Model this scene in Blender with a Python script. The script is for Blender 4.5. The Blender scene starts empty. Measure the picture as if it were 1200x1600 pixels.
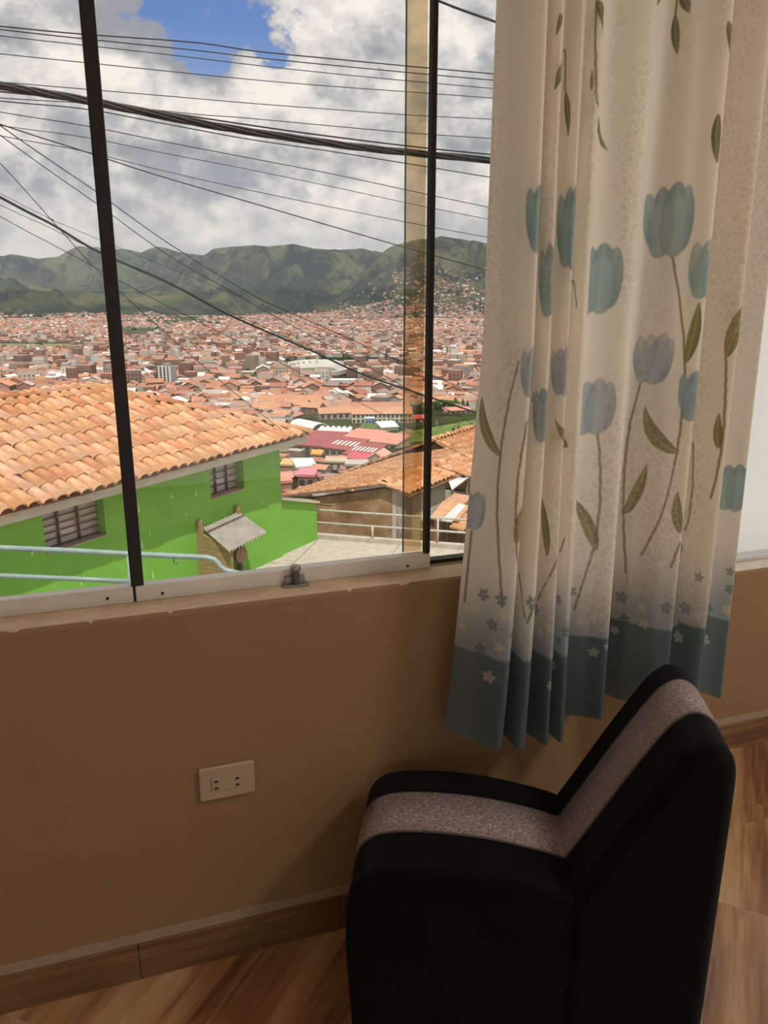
import bpy, bmesh, math, random
import numpy as np
from mathutils import Vector, Matrix, noise
random.seed(7)
RNG = np.random.default_rng(11)
S = bpy.context.scene
COL = S.collection
R = math.radians

# ------------------------------------------------------------------ camera
PITCH, YAW, EYE, FPX = R(15.8), R(18.7), 1.5, 1280.0
cam_data = bpy.data.cameras.new('camera')
cam_data.sensor_fit = 'VERTICAL'
cam_data.sensor_height = 36.0
cam_data.lens = FPX / 1600 * 36.0
cam_data.clip_start = 0.02
cam_data.clip_end = 60000
cam = bpy.data.objects.new('camera', cam_data)
COL.objects.link(cam)
cam.location = (0, 0, EYE)
cam.rotation_euler = (R(90) - PITCH, 0, -YAW)
S.camera = cam

# ------------------------------------------------------------------ colour management
vs = S.view_settings
vs.view_transform = 'Standard'
vs.look = 'None'
vs.gamma = 1.0
vs.use_curve_mapping = False
vs.exposure = 1.0
S.cycles.max_bounces = 10
S.cycles.diffuse_bounces = 6
S.cycles.transparent_max_bounces = 16
S.cycles.sample_clamp_indirect = 4.0

# ------------------------------------------------------------------ geometry of the view (used to place things at real distances)
FH = np.array([math.sin(YAW), math.cos(YAW), 0.0])
RT = np.array([math.cos(YAW), -math.sin(YAW), 0.0])
FW = FH * math.cos(PITCH) - np.array([0, 0, math.sin(PITCH)])
UP = FH * math.sin(PITCH) + np.array([0, 0, math.cos(PITCH)])
CAM = np.array([0, 0, EYE])
def ray(x, y):
    return FW + (x - 600) / FPX * RT - (y - 800) / FPX * UP
def at(x, y, w):
    return CAM + ray(x, y) * w
def on_plane(x, y, p0, n):
    r = ray(x, y)
    return CAM + r * (float(np.dot(np.asarray(p0) - CAM, n)) / float(np.dot(r, n)))
def on_z(x, y, z):
    r = ray(x, y)
    return CAM + r * ((z - EYE) / r[2])
def project(P):
    d = np.asarray(P, float) - CAM
    w = d @ FW
    return 600 + FPX * (d @ RT) / w, 800 - FPX * (d @ UP) / w, w
def heading(deg):
    """horizontal unit vector at a compass angle measured from the camera's forward"""
    a = R(deg) + YAW
    return np.array([math.sin(a), math.cos(a), 0.0])
Z = np.array([0, 0, 1.0])

# ------------------------------------------------------------------ node helpers
def new_mat(name):
    m = bpy.data.materials.new(name)
    m.use_nodes = True
    nt = m.node_tree
    b = nt.nodes['Principled BSDF']
    return m, nt, b
def N(nt, kind, **kw):
    n = nt.nodes.new(kind)
    for k, v in kw.items():
        if k in n.inputs.keys():
            n.inputs[k].default_value = v
        else:
            setattr(n, k, v)
    return n
def math_node(nt, op, a, b=None, clamp=False):
    n = nt.nodes.new('ShaderNodeMath'); n.operation = op; n.use_clamp = clamp
    for i, v in enumerate((a, b)):
        if v is None: continue
        if isinstance(v, (int, float)): n.inputs[i].default_value = v
        else: nt.links.new(v, n.inputs[i])
    return n.outputs[0]
def mix_col(nt, f, a, b, blend='MIX'):
    n = nt.nodes.new('ShaderNodeMix'); n.data_type = 'RGBA'; n.blend_type = blend
    for i, v in ((0, f), (6, a), (7, b)):
        if isinstance(v, (int, float)): n.inputs[i].default_value = v
        elif isinstance(v, (tuple, list)): n.inputs[i].default_value = (*v[:3], 1)
        else: nt.links.new(v, n.inputs[i])
    return n.outputs[2]
def ramp(nt, src, stops, interp='LINEAR'):
    n = nt.nodes.new('ShaderNodeValToRGB')
    n.color_ramp.interpolation = interp
    el = n.color_ramp.elements
    while len(el) < len(stops): el.new(0.5)
    for e, (p, c) in zip(el, stops):
        e.position = p
        e.color = (c, c, c, 1) if isinstance(c, (int, float)) else (*c[:3], 1)
    nt.links.new(src, n.inputs[0])
    return n.outputs[0]
def coords(nt, which='Object', scale=(1, 1, 1), rot=(0, 0, 0)):
    tc = nt.nodes.new('ShaderNodeTexCoord')
    mp = nt.nodes.new('ShaderNodeMapping')
    mp.inputs['Scale'].default_value = scale
    mp.inputs['Rotation'].default_value = rot
    nt.links.new(tc.outputs[which], mp.inputs[0])
    return mp.outputs[0]
def noise_node(nt, vec, scale, detail=4, rough=0.55):
    n = N(nt, 'ShaderNodeTexNoise')
    n.inputs['Scale'].default_value = scale
    n.inputs['Detail'].default_value = detail
    n.inputs['Roughness'].default_value = rough
    nt.links.new(vec, n.inputs['Vector'])
    return n.outputs[0]
def mat(name, col, rough=0.7, var=0.12, scale=6.0, metal=0.0, spec=0.4, bump=0.0, bscale=60.0, which='Object', per_object=0.0):
    m, nt, b = new_mat(name)
    v = coords(nt, which)
    n = noise_node(nt, v, scale)
    lo = tuple(c * (1 - var) for c in col); hi = tuple(min(1, c * (1 + var)) for c in col)
    c = ramp(nt, n, [(0.3, lo), (0.7, hi)])
    if per_object:
        oi = nt.nodes.new('ShaderNodeObjectInfo')
        f = math_node(nt, 'MULTIPLY_ADD', oi.outputs['Random'], 2 * per_object)
        nt.nodes[-1].inputs[2].default_value = 1 - per_object
        hs = nt.nodes.new('ShaderNodeHueSaturation')
        nt.links.new(c, hs.inputs['Color']); nt.links.new(f, hs.inputs['Value'])
        c = hs.outputs[0]
    nt.links.new(c, b.inputs['Base Color'])
    b.inputs['Roughness'].default_value = rough
    b.inputs['Metallic'].default_value = metal
    b.inputs['Specular IOR Level'].default_value = spec
    if bump:
        bn = noise_node(nt, v, bscale, 3)
        bp = nt.nodes.new('ShaderNodeBump'); bp.inputs['Strength'].default_value = bump
        bp.inputs['Distance'].default_value = 0.01
        nt.links.new(bn, bp.inputs['Height']); nt.links.new(bp.outputs[0], b.inputs['Normal'])
    return m

# ------------------------------------------------------------------ sky (world) and sun
world = bpy.data.worlds.new('sky'); S.world = world
world.use_nodes = True
wt = world.node_tree; wt.nodes.clear()
def build_sky():
    nt = wt
    tc = nt.nodes.new('ShaderNodeTexCoord')
    sep = nt.nodes.new('ShaderNodeSeparateXYZ'); nt.links.new(tc.outputs['Generated'], sep.inputs[0])
    z = sep.outputs[2]
    def vec(scale, off=(0, 0, 0)):
        mp = nt.nodes.new('ShaderNodeMapping')
        mp.inputs['Scale'].default_value = scale; mp.inputs['Location'].default_value = off
        nt.links.new(tc.outputs['Generated'], mp.inputs[0]); return mp.outputs[0]
    SC = (1, 1, 1.35)
    OFF = SKY_OFF
    def density(dz):
        o = (OFF[0], OFF[1], OFF[2] + dz)
        big = noise_node(nt, vec(SC, o), 3.1, 2, 0.5)
        med = noise_node(nt, vec(SC, o), 8.5, 6, 0.58)
        bil = math_node(nt, 'ABSOLUTE', math_node(nt, 'MULTIPLY_ADD', noise_node(nt, vec(SC, o), 19, 4, 0.6), 2.0))
        bil.node.inputs[0].links[0].from_node.inputs[2].default_value = -1.0
        d = math_node(nt, 'MULTIPLY', big, 0.75)
        d = math_node(nt, 'ADD', d, math_node(nt, 'MULTIPLY', med, 0.72))
        return math_node(nt, 'ADD', d, math_node(nt, 'MULTIPLY', bil, 0.26))
    d0 = density(0.0); d1 = density(0.055)
    # clear patches of blue between the clouds
    for (px, py, rad, amt) in SKY_HOLES:
        v = ray(px, py); v = v / np.linalg.norm(v)
        sv = nt.nodes.new('ShaderNodeVectorMath'); sv.operation = 'DISTANCE'
        nt.links.new(tc.outputs['Generated'], sv.inputs[0]); sv.inputs[1].default_value = tuple(v)
        hole = math_node(nt, 'SUBTRACT', 1.0, math_node(nt, 'DIVIDE', sv.outputs['Value'], rad), True)
        d0 = math_node(nt, 'SUBTRACT', d0, math_node(nt, 'MULTIPLY', hole, amt))
    cov = ramp(nt, d0, [(0.57, 0.0), (0.635, 1.0)], 'EASE')
    light = math_node(nt, 'MULTIPLY_ADD', math_node(nt, 'SUBTRACT', d0, d1), 3.6)
    nt.nodes[-1].inputs[2].default_value = 0.66
    # thick middles are greyer than the rims
    thick = ramp(nt, d0, [(0.66, 0.0), (0.95, 1.0)])
    light = math_node(nt, 'SUBTRACT', light, math_node(nt, 'MULTIPLY', thick, 0.38))
    cl = ramp(nt, light, [(0.0, (0.115, 0.12, 0.132)), (0.30, (0.175, 0.176, 0.182)), (0.58, (0.265, 0.257, 0.247)), (0.9, (0.355, 0.335, 0.31))])
    sky = ramp(nt, z, [(0.0, (0.24, 0.27, 0.30)), (0.12, (0.12, 0.17, 0.27)), (0.26, (0.037, 0.082, 0.205)), (1.0, (0.03, 0.07, 0.19))])
    c = mix_col(nt, cov, sky, cl)
    # hazy band at the horizon, ground colour underneath
    hz = ramp(nt, z, [(0.0, 0.75), (0.10, 0.0)])
    c = mix_col(nt, hz, c, (0.24, 0.24, 0.245))
    gr = ramp(nt, z, [(0.49, 0.0), (0.5, 1.0)])
    below = math_node(nt, 'LESS_THAN', z, -0.01)
    c = mix_col(nt, below, c, (0.09, 0.085, 0.07))
    bg = nt.nodes.new('ShaderNodeBackground')
    nt.links.new(c, bg.inputs[0]); bg.inputs[1].default_value = SKY_STRENGTH
    out = nt.nodes.new('ShaderNodeOutputWorld'); nt.links.new(bg.outputs[0], out.inputs[0])
SKY_STRENGTH = 1.5
FILL_LAMP = 12.5
HAZE = 3.4e-5
SKY_OFF = (0.3, 1.7, 0.2)
SKY_HOLES = [(285, -5, 0.10, 0.34), (340, 20, 0.06, 0.14), (435, 92, 0.035, 0.22), (315, 95, 0.045, 0.12)]
build_sky()

sun_d = bpy.data.lights.new('sun', 'SUN'); sun_d.energy = 2.1; sun_d.angle = R(0.6); sun_d.color = (1.0, 0.95, 0.86)
sun = bpy.data.objects.new('sun', sun_d); COL.objects.link(sun)
SUN_AZ, SUN_EL = 165, R(63.5)
SUN_TO = heading(SUN_AZ) * math.cos(SUN_EL) + Z * math.sin(SUN_EL)
sun.rotation_euler = Vector(SUN_TO).to_track_quat('Z', 'Y').to_euler()
sun.location = (0, 0, 60)

# ------------------------------------------------------------------ mesh helpers
ORIGIN = {}
def empty(name, loc=(0, 0, 0), parent=None):
    o = bpy.data.objects.new(name, None); COL.objects.link(o)
    o.empty_display_size = 0.2
    loc = np.asarray(loc, float)
    if parent is not None:
        o.parent = parent; o.location = tuple(loc - ORIGIN.get(parent.name, np.zeros(3)))
    else:
        o.location = tuple(loc)
    ORIGIN[o.name] = loc
    return o
def tag(o, label=None, cat=None, group=None, kind=None):
    if label: o['label'] = label
    if cat: o['category'] = cat
    if group: o['group'] = group
    if kind: o['kind'] = kind
    return o
class MB:
    def __init__(s): s.v = []; s.f = []
    def quad(s, a, b, c, d): s.poly([a, b, c, d])
    def poly(s, pts):
        i = len(s.v); s.v += [tuple(map(float, p)) for p in pts]; s.f.append(tuple(range(i, i + len(pts))))
    def box(s, lo, hi, ax=None, org=(0, 0, 0)):
        """box in local axes ax (three vectors) from org"""
        org = np.asarray(org, float)
        if ax is None: ax = (np.array([1, 0, 0.]), np.array([0, 1, 0.]), Z)
        P = [org + ax[0] * x + ax[1] * y + ax[2] * z for x in (lo[0], hi[0]) for y in (lo[1], hi[1]) for z in (lo[2], hi[2])]
        i = len(s.v); s.v += [tuple(map(float, p)) for p in P]
        det = np.dot(np.cross(ax[0], ax[1]), ax[2])
        F = [(0, 1, 3, 2), (4, 6, 7, 5), (0, 4, 5, 1), (2, 3, 7, 6), (0, 2, 6, 4), (1, 5, 7, 3)]
        for f in F:
            f = f if det > 0 else f[::-1]
            s.f.append(tuple(i + k for k in f))
        return s
    def hexa(s, b, t):
        """closed solid between two quads of points, b below t (both counter-clockwise from above)"""
        i = len(s.v); s.v += [tuple(map(float, p)) for p in list(b) + list(t)]
        n = len(b)
        s.f.append(tuple(i + k for k in range(n))[::-1]); s.f.append(tuple(i + n + k for k in range(n)))
        for k in range(n):
            l = (k + 1) % n
            s.f.append((i + k, i + l, i + n + l, i + n + k))
        return s
    def tube(s, pts, r, n=8, cap=True):
        pts = [np.asarray(p, float) for p in pts]
        rs = r if isinstance(r, (list, tuple)) else [r] * len(pts)
        base = len(s.v)
        for k, p in enumerate(pts):
            t = pts[min(k + 1, len(pts) - 1)] - pts[max(k - 1, 0)]
            t /= np.linalg.norm(t)
            ref = Z if abs(t[2]) < 0.9 else np.array([1., 0, 0])
            u = np.cross(t, ref); u /= np.linalg.norm(u); w = np.cross(u, t)
            for j in range(n):
                a = 2 * math.pi * j / n
                s.v.append(tuple(p + rs[k] * (math.cos(a) * u + math.sin(a) * w)))
        for k in range(len(pts) - 1):
            for j in range(n):
                a = base + k * n + j; b = base + k * n + (j + 1) % n
                s.f.append((a, a + n, b + n, b))
        if cap:
            s.f.append(tuple(base + j for j in range(n)))
            s.f.append(tuple(base + (len(pts) - 1) * n + j for j in range(n))[::-1])
        return s
    def build(s, name, m, parent=None, smooth=False, org=None):
        me = bpy.data.meshes.new(name)
        v = np.array(s.v, float).reshape(-1, 3)
        o = bpy.data.objects.new(name, me)
        if parent is not None:
            o.parent = parent
            v = v - ORIGIN.get(parent.name, np.zeros(3))
            pc = np.zeros(3)
        else:
            pc = np.asarray(org, float) if org is not None else np.zeros(3)
            v = v - pc
            o.location = tuple(pc)
        me.from_pydata([tuple(p) for p in v], [], s.f)
        me.update()
        if smooth: me.polygons.foreach_set('use_smooth', [True] * len(me.polygons))
        if m is not None: me.materials.append(m)
        COL.objects.link(o)
        ORIGIN[o.name] = (ORIGIN.get(parent.name, np.zeros(3)) if parent is not None else pc)
        return o
def bevel(o, w, seg=2, ang=40):
    b = o.modifiers.new('bevel', 'BEVEL'); b.width = w; b.segments = seg; b.limit_method = 'ANGLE'; b.angle_limit = R(ang)
    return o
def struct(o): o['kind'] = 'structure'; return o
AX = (np.array([1., 0, 0]), np.array([0, 1., 0]), Z)
def wall_holes(mb, org, dx, nrm, x0, x1, z0, z1, holes, thick):
    """solid wall with rectangular openings; front face at org, thickness along -nrm"""
    xs = sorted({x0, x1, *[h[0] for h in holes], *[h[1] for h in holes]})
    zs = sorted({z0, z1, *[h[2] for h in holes], *[h[3] for h in holes]})
    def solid(i, j):
        if not (0 <= i < len(xs) - 1 and 0 <= j < len(zs) - 1): return False
        cx = (xs[i] + xs[i + 1]) / 2; cz = (zs[j] + zs[j + 1]) / 2
        return not any(h[0] < cx < h[1] and h[2] < cz < h[3] for h in holes)
    org = np.asarray(org, float)
    def P(x, y, z): return org + dx * x - nrm * y + Z * z
    for i in range(len(xs) - 1):
        for j in range(len(zs) - 1):
            if not solid(i, j): continue
            a, b, c, d = xs[i], xs[i + 1], zs[j], zs[j + 1]
            flip = np.dot(np.cross(dx, Z), nrm) < 0
            def q(*p): mb.poly(p[::-1] if flip else p)
            q(P(a, 0, c), P(b, 0, c), P(b, 0, d), P(a, 0, d))
            q(P(b, thick, c), P(a, thick, c), P(a, thick, d), P(b, thick, d))
            if not solid(i - 1, j): q(P(a, thick, c), P(a, 0, c), P(a, 0, d), P(a, thick, d))
            if not solid(i + 1, j): q(P(b, 0, c), P(b, thick, c), P(b, thick, d), P(b, 0, d))
            if not solid(i, j - 1): q(P(a, thick, c), P(b, thick, c), P(b, 0, c), P(a, 0, c))
            if not solid(i, j + 1): q(P(a, 0, d), P(b, 0, d), P(b, thick, d), P(a, thick, d))
def weld(o):
    bm = bmesh.new(); bm.from_mesh(o.data); bmesh.ops.remove_doubles(bm, verts=bm.verts, dist=1e-4); bm.to_mesh(o.data); bm.free()
    return o

# ================================================================== ROOM SHELL
# room axes: x runs along the window wall, y points out through it
WA, WB = 1.578, 1.918                 # inner faces of the window wall and of the set-back wall
XJ = 1.335                            # where the window wall stops and the set-back starts
XL, XR, YB, CEIL = -1.9, 2.75, -2.8, 2.55
def wall_paint(name, col):
    m, nt, b = new_mat(name)
    v = coords(nt)
    n1 = noise_node(nt, v, 2.2, 5); n2 = noise_node(nt, v, 38, 4)
    c = ramp(nt, n1, [(0.3, tuple(x * 0.93 for x in col)), (0.7, tuple(min(1, x * 1.05) for x in col))])
    nt.links.new(c, b.inputs['Base Color'])
    b.inputs['Roughness'].default_value = 0.62; b.inputs['Specular IOR Level'].default_value = 0.3
    bp = N(nt, 'ShaderNodeBump'); bp.inputs['Strength'].default_value = 0.12; bp.inputs['Distance'].default_value = 0.004
    nt.links.new(n2, bp.inputs['Height']); nt.links.new(bp.outputs[0], b.inputs['Normal'])
    return m
M_wall = wall_paint('tan_wall_paint', (0.280, 0.171, 0.084))
M_ceil = wall_paint('ceiling_paint', (0.86, 0.83, 0.77))
M_pale = wall_paint('cream_wall_paint', (0.82, 0.76, 0.66))
M_alu = mat('satin_aluminium', (0.66, 0.62, 0.57), 0.42, 0.06, 9, metal=0.35)
M_black = mat('black_seal', (0.012, 0.011, 0.010), 0.55, 0.2, 20)
M_grout = mat('grout', (0.50, 0.38, 0.27), 0.85, 0.15, 30)
M_caulk = mat('caulk_paint', (0.33, 0.25, 0.165), 0.6, 0.08, 20)

DX, DYN = np.array([1., 0, 0]), np.array([0, -1., 0])
# the wall is only as thick as its sill; the pier at the jog carries on to the set-back wall
mb = MB(); wall_holes(mb, (0, WA, 0), DX, DYN, XL - 0.2, 1.21, 0, CEIL, [(-1.25, 1.17, 0.861, 2.28)], 0.16)
o = struct(weld(mb.build('wall_front', M_wall))); bevel(o, 0.008, 3)
mb = MB(); mb.box((1.21, WA, 0), (XJ, WB + 0.16, CEIL)); struct(mb.build('wall_pier', M_wall))
mb = MB(); wall_holes(mb, (0, WB, 0), DX, DYN, XJ, XR + 0.2, 0, CEIL, [(1.47, 2.6, 0.628, 2.28)], 0.16)
o = struct(weld(mb.build('wall_alcove', M_wall))); bevel(o, 0.008, 3)
mb = MB(); wall_holes(mb, (XR, 0, 0), np.array([0, -1., 0]), np.array([-1., 0, 0]), -WB - 0.16, -YB, 0, CEIL, [(-1.6, 2.5, 0.25, 2.45)], 0.16)
struct(weld(mb.build('wall_right', M_pale)))
mb = MB(); mb.box((XL - 0.16, YB, 0), (XL, WA, CEIL)); struct(mb.build('wall_left', M_pale))
mb = MB(); wall_holes(mb, (0, YB, 0), DX, np.array([0, 1., 0]), XL - 0.16, XR + 0.16, 0, CEIL, [(-1.2, 2.4, 0.0, 2.3)], 0.16)  # wide doorway opening added out of view to let daylight in
struct(weld(mb.build('wall_back', M_pale)))
mb = MB(); mb.box((XL - 0.2, YB - 0.2, CEIL), (XR + 0.2, WB + 0.6, CEIL + 0.15)); struct(mb.build('ceiling', M_ceil))

# unseen pale slab added round the back and right to bounce sunlight indoors
M_bounce = wall_paint('pale_bounce_screed', (0.66, 0.62, 0.55))
mb = MB(); mb.box((XL - 1.0, YB - 4.5, -0.25), (XR + 4.0, YB - 0.17, -0.02)); mb.box((XR + 0.17, YB - 0.17, -0.25), (XR + 4.0, 2.0, -0.02)); struct(mb.build('bounce_slab', M_bounce))

# floor: diagonal wood-look ceramic tiles over a grout bed
def tile_mat():
    m, nt, b = new_mat('wood_look_tile')
    tc = nt.nodes.new('ShaderNodeTexCoord'); oi = nt.nodes.new('ShaderNodeObjectInfo')
    add = nt.nodes.new('ShaderNodeVectorMath'); add.operation = 'MULTIPLY_ADD'
    nt.links.new(oi.outputs['Random'], add.inputs[0]); add.inputs[1].default_value = (31, 17, 5)
    nt.links.new(tc.outputs['Object'], add.inputs[2])
    mp = nt.nodes.new('ShaderNodeMapping'); mp.inputs['Scale'].default_value = (11, 1.1, 1)
    nt.links.new(add.outputs[0], mp.inputs[0])
    n1 = noise_node(nt, mp.outputs[0], 1.0, 5, 0.55)
    mp2 = nt.nodes.new('ShaderNodeMapping'); mp2.inputs['Scale'].default_value = (60, 3.5, 1)
    nt.links.new(add.outputs[0], mp2.inputs[0])
    n2 = noise_node(nt, mp2.outputs[0], 1.0, 5, 0.65)
    f = math_node(nt, 'ADD', math_node(nt, 'MULTIPLY', n1, 0.72), math_node(nt, 'MULTIPLY', n2, 0.30))
    c = ramp(nt, f, [(0.40, (0.15, 0.060, 0.022)), (0.49, (0.31, 0.150, 0.062)), (0.57, (0.45, 0.26, 0.125)), (0.70, (0.58, 0.39, 0.22))])
    nt.links.new(c, b.inputs['Base Color'])
    b.inputs['Roughness'].default_value = 0.30; b.inputs['Specular IOR Level'].default_value = 0.9
    bp = N(nt, 'ShaderNodeBump'); bp.inputs['Strength'].default_value = 0.05; bp.inputs['Distance'].default_value = 0.002
    nt.links.new(n2, bp.inputs['Height']); nt.links.new(bp.outputs[0], b.inputs['Normal'])
    return m
M_tile = tile_mat()
mb = MB(); mb.box((XL, YB, -0.12), (XR, WB, -0.0012))
floor = struct(mb.build('floor', M_grout))
TS, TA = 0.475, R(42.2)
g1 = np.array([math.sin(TA), math.cos(TA), 0]); g2 = np.array([math.cos(TA), -math.sin(TA), 0])
q1 = float(on_z(1163, 1421, 0) @ g1); q2 = float(on_z(373, 1532, 0) @ g2)
def clip_poly(P, inside, cut):
    out = []
    for i in range(len(P)):
        a, b = P[i], P[(i + 1) % len(P)]
        if inside(a): out.append(a)
        if inside(a) != inside(b): out.append(cut(a, b))
    return out
def clip_rect(P, x0, x1, y0, y1):
    for ax, v, sg in ((0, x0, 1), (0, x1, -1), (1, y0, 1), (1, y1, -1)):
        P = clip_poly(P, lambda p: (p[ax] - v) * sg >= 0, lambda a, b: a + (b - a) * ((v - a[ax]) / (b[ax] - a[ax])))
        if len(P) < 3: return []
    return P
full_tile = None
for i in range(-14, 15):
    for j in range(-14, 15):
        c = g1 * (q1 + (i + 0.5) * TS) + g2 * (q2 + (j + 0.5) * TS)
        h = TS / 2 - 0.0016
        P = [c[:2] + g2[:2] * sx * h + g1[:2] * sy * h for sx, sy in ((-1, -1), (1, -1), (1, 1), (-1, 1))]
        pieces = [clip_rect(P, XL, XR, YB, WA), clip_rect(P, XJ, XR, WA, WB)]
        for Q in pieces:
            if len(Q) < 3: continue
            area = 0.5 * abs(sum(Q[k][0] * Q[(k + 1) % len(Q)][1] - Q[(k + 1) % len(Q)][0] * Q[k][1] for k in range(len(Q))))
            if area < 2e-4: continue
            if area > 0.999 * (2 * h) ** 2 and full_tile is not None:
                o = bpy.data.objects.new('floor_tile', full_tile)
            else:
                L = [(float((np.array(p) - c[:2]) @ g2[:2]), float((np.array(p) - c[:2]) @ g1[:2])) for p in Q]
                sa = sum(L[k][0] * L[(k + 1) % len(L)][1] - L[(k + 1) % len(L)][0] * L[k][1] for k in range(len(L)))
                if sa < 0: L = L[::-1]
                m2 = MB(); m2.hexa([(x, y, -0.008) for x, y in L], [(x, y, 0.0) for x, y in L])
                me = bpy.data.meshes.new('floor_tile'); me.from_pydata(m2.v, [], m2.f); me.materials.append(M_tile)
                if area > 0.999 * (2 * h) ** 2: full_tile = me
                o = bpy.data.objects.new('floor_tile', me)
            o.location = (c[0], c[1], 0); o.rotation_euler = (0, 0, -TA)
            COL.objects.link(o); o.parent = floor

# baseboards made of ceramic pieces with a painted joint on top
def skirting(name, p0, direction, out, length, first):
    base = empty(name, p0); struct(base)
    x = 0.0; nxt = first; k = 0
    while x < length - 1e-3:
        e = min(nxt, length)
        m2 = MB(); m2.box((x + 0.0007, 0, 0.0), (e - 0.0007, 0.009, 0.093), (direction, out, Z), p0)
        o = m2.build('skirting_tile', M_skirt, base); bevel(o, 0.0012, 1)
        x = e; nxt += 0.46; k += 1
    m2 = MB(); m2.box((0, 0.0, 0.0935), (length, 0.004, 0.117), (direction, out, Z), p0)
    m2.build('painted_joint', M_caulk, base)
    return base
def skirt_mat():
    m, nt, b = new_mat('skirting_wood_look')
    oi = nt.nodes.new('ShaderNodeObjectInfo')
    v = coords(nt, 'Object', (1.6, 1.6, 26))
    n1 = noise_node(nt, v, 1.4, 6, 0.6)
    c = ramp(nt, n1, [(0.34, (0.105, 0.047, 0.018)), (0.55, (0.185, 0.098, 0.042)), (0.72, (0.27, 0.16, 0.078))])
    nt.links.new(c, b.inputs['Base Color']); b.inputs['Roughness'].default_value = 0.3
    return m
M_skirt = skirt_mat()
bx = float(on_plane(218, 1500, (0, WA, 0), np.array([0, 1., 0]))[0])
first = (bx - XL) % 0.46
skirting('baseboard_front', np.array([XL, WA, 0.]), DX, DYN, XJ - XL, first)
skirting('baseboard_alcove', np.array([XJ + 0.01, WB, 0.]), DX, DYN, XR - XJ - 0.01, 0.3)

# paler plaster along the top of the sill, with a few chipped lumps at its edge
M_sill = mat('pale_sill_plaster', (0.62, 0.47, 0.32), 0.7, 0.15, 18)
mb = MB(); mb.box((-1.25, WA + 0.007, 0.8585), (1.17, 1.66, 0.8613)); trim = struct(mb.build('trim_1', M_sill))
for px, py, r_ in ((630, 914, .014), (545, 922, .007), (20, 984, .012), (265, 953, .006), (140, 968, .006)):
    p = on_plane(px, py, (0, WA + .004, 0), np.array([0, 1., 0])); p[2] = 0.8605
    bm = bmesh.new(); bmesh.ops.create_icosphere(bm, subdivisions=2, radius=1.0)
    for v in bm.verts: v.co = Vector((v.co.x * r_ * (1 + .4 * noise.noise(v.co * 2 + Vector(p) * 9)), v.co.y * .005, v.co.z * .004)) + Vector(p)
    me = bpy.data.meshes.new('plaster_chip'); bm.to_mesh(me); bm.free(); me.materials.append(M_sill)
    o = bpy.data.objects.new('plaster_chip', me); COL.objects.link(o); o.parent = trim

# ------------------------------------------------------------------ window to the valley
def glass_mat(name, tint, gloss=0.05, dust=0.0):
    m, nt, b = new_mat(name); nt.nodes.remove(b)
    tr = N(nt, 'ShaderNodeBsdfTransparent'); tr.inputs[0].default_value = (*tint, 1)
    gl = N(nt, 'ShaderNodeBsdfGlossy'); gl.inputs['Roughness'].default_value = 0.02
    mx = N(nt, 'ShaderNodeMixShader'); mx.inputs[0].default_value = gloss
    nt.links.new(tr.outputs[0], mx.inputs[1]); nt.links.new(gl.outputs[0], mx.inputs[2])
    last = mx.outputs[0]
    if dust:
        df = N(nt, 'ShaderNodeBsdfTranslucent'); df.inputs[0].default_value = (0.9, 0.9, 0.88, 1)
        v = coords(nt, 'Object', (55, 1, 14))
        n = noise_node(nt, v, 1.0, 3, 0.5)
        f = ramp(nt, n, [(0.74, 0.0), (0.80, dust)])
        m2 = N(nt, 'ShaderNodeMixShader'); nt.links.new(f, m2.inputs[0])
        nt.links.new(last, m2.inputs[1]); nt.links.new(df.outputs[0], m2.inputs[2]); last = m2.outputs[0]
    nt.links.new(last, nt.nodes['Material Output'].inputs[0])
    return m
M_glass = glass_mat('window_glass', (0.97, 0.975, 0.97), 0.03, 0.30)
M_amber = glass_mat('amber_glass', (0.81, 0.71, 0.56), 0.03)
M_frost = None
def frost_mat():
    m, nt, b = new_mat('frosted_glass'); nt.nodes.remove(b)
    tl = N(nt, 'ShaderNodeBsdfTranslucent'); tl.inputs[0].default_value = (0.95, 0.97, 0.98, 1)
    gl = N(nt, 'ShaderNodeBsdfGlossy'); gl.inputs['Roughness'].default_value = 0.25
    tr = N(nt, 'ShaderNodeBsdfRefraction'); tr.inputs['Roughness'].default_value = 0.55; tr.inputs['IOR'].default_value = 1.02
    m1 = N(nt, 'ShaderNodeMixShader'); m1.inputs[0].default_value = 0.5
    nt.links.new(tl.outputs[0], m1.inputs[1]); nt.links.new(tr.outputs[0], m1.inputs[2])
    mx = N(nt, 'ShaderNodeMixShader'); mx.inputs[0].default_value = 0.04
    nt.links.new(m1.outputs[0], mx.inputs[1]); nt.links.new(gl.outputs[0], mx.inputs[2])
    nt.links.new(mx.outputs[0], nt.nodes['Material Output'].inputs[0])
    return m
M_frost = frost_mat()
YG = 1.658
win = empty('window_1', (0, YG, 0.861)); struct(win)
def wpart(name, lo, hi, m, bev=0.0, parent=None):
    m2 = MB(); m2.box(lo, hi); o = m2.build(name, m, parent or win)
    if bev: bevel(o, bev, 2)
    return o
ZT = 2.22
rail_l = wpart('bottom_rail', (-1.25, YG - 0.004, 0.8615), (0.0165, YG + 0.022, 0.897), M_alu, 0.002)
rail_m = wpart('bottom_rail', (0.0215, YG - 0.004, 0.8615), (0.672, YG + 0.022, 0.8965), M_alu, 0.002)
wpart('seal_gap', (0.0165, YG + 0.0005, 0.8618), (0.0215, YG + 0.02, 0.896), M_black)
wpart('top_rail', (-1.25, YG - 0.004, ZT), (1.17, YG + 0.06, 2.28), M_alu, 0.002)
wpart('mullion', (0.0135, YG - 0.006, 0.897), (0.039, YG + 0.012, ZT), M_black, 0.002)
wpart('mullion', (0.661, YG - 0.002, 0.897), (0.6725, YG + 0.020, ZT), M_black, 0.002)
wpart('pane', (-1.24, YG + 0.006, 0.893), (0.02, YG + 0.011, ZT), M_glass)
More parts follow.
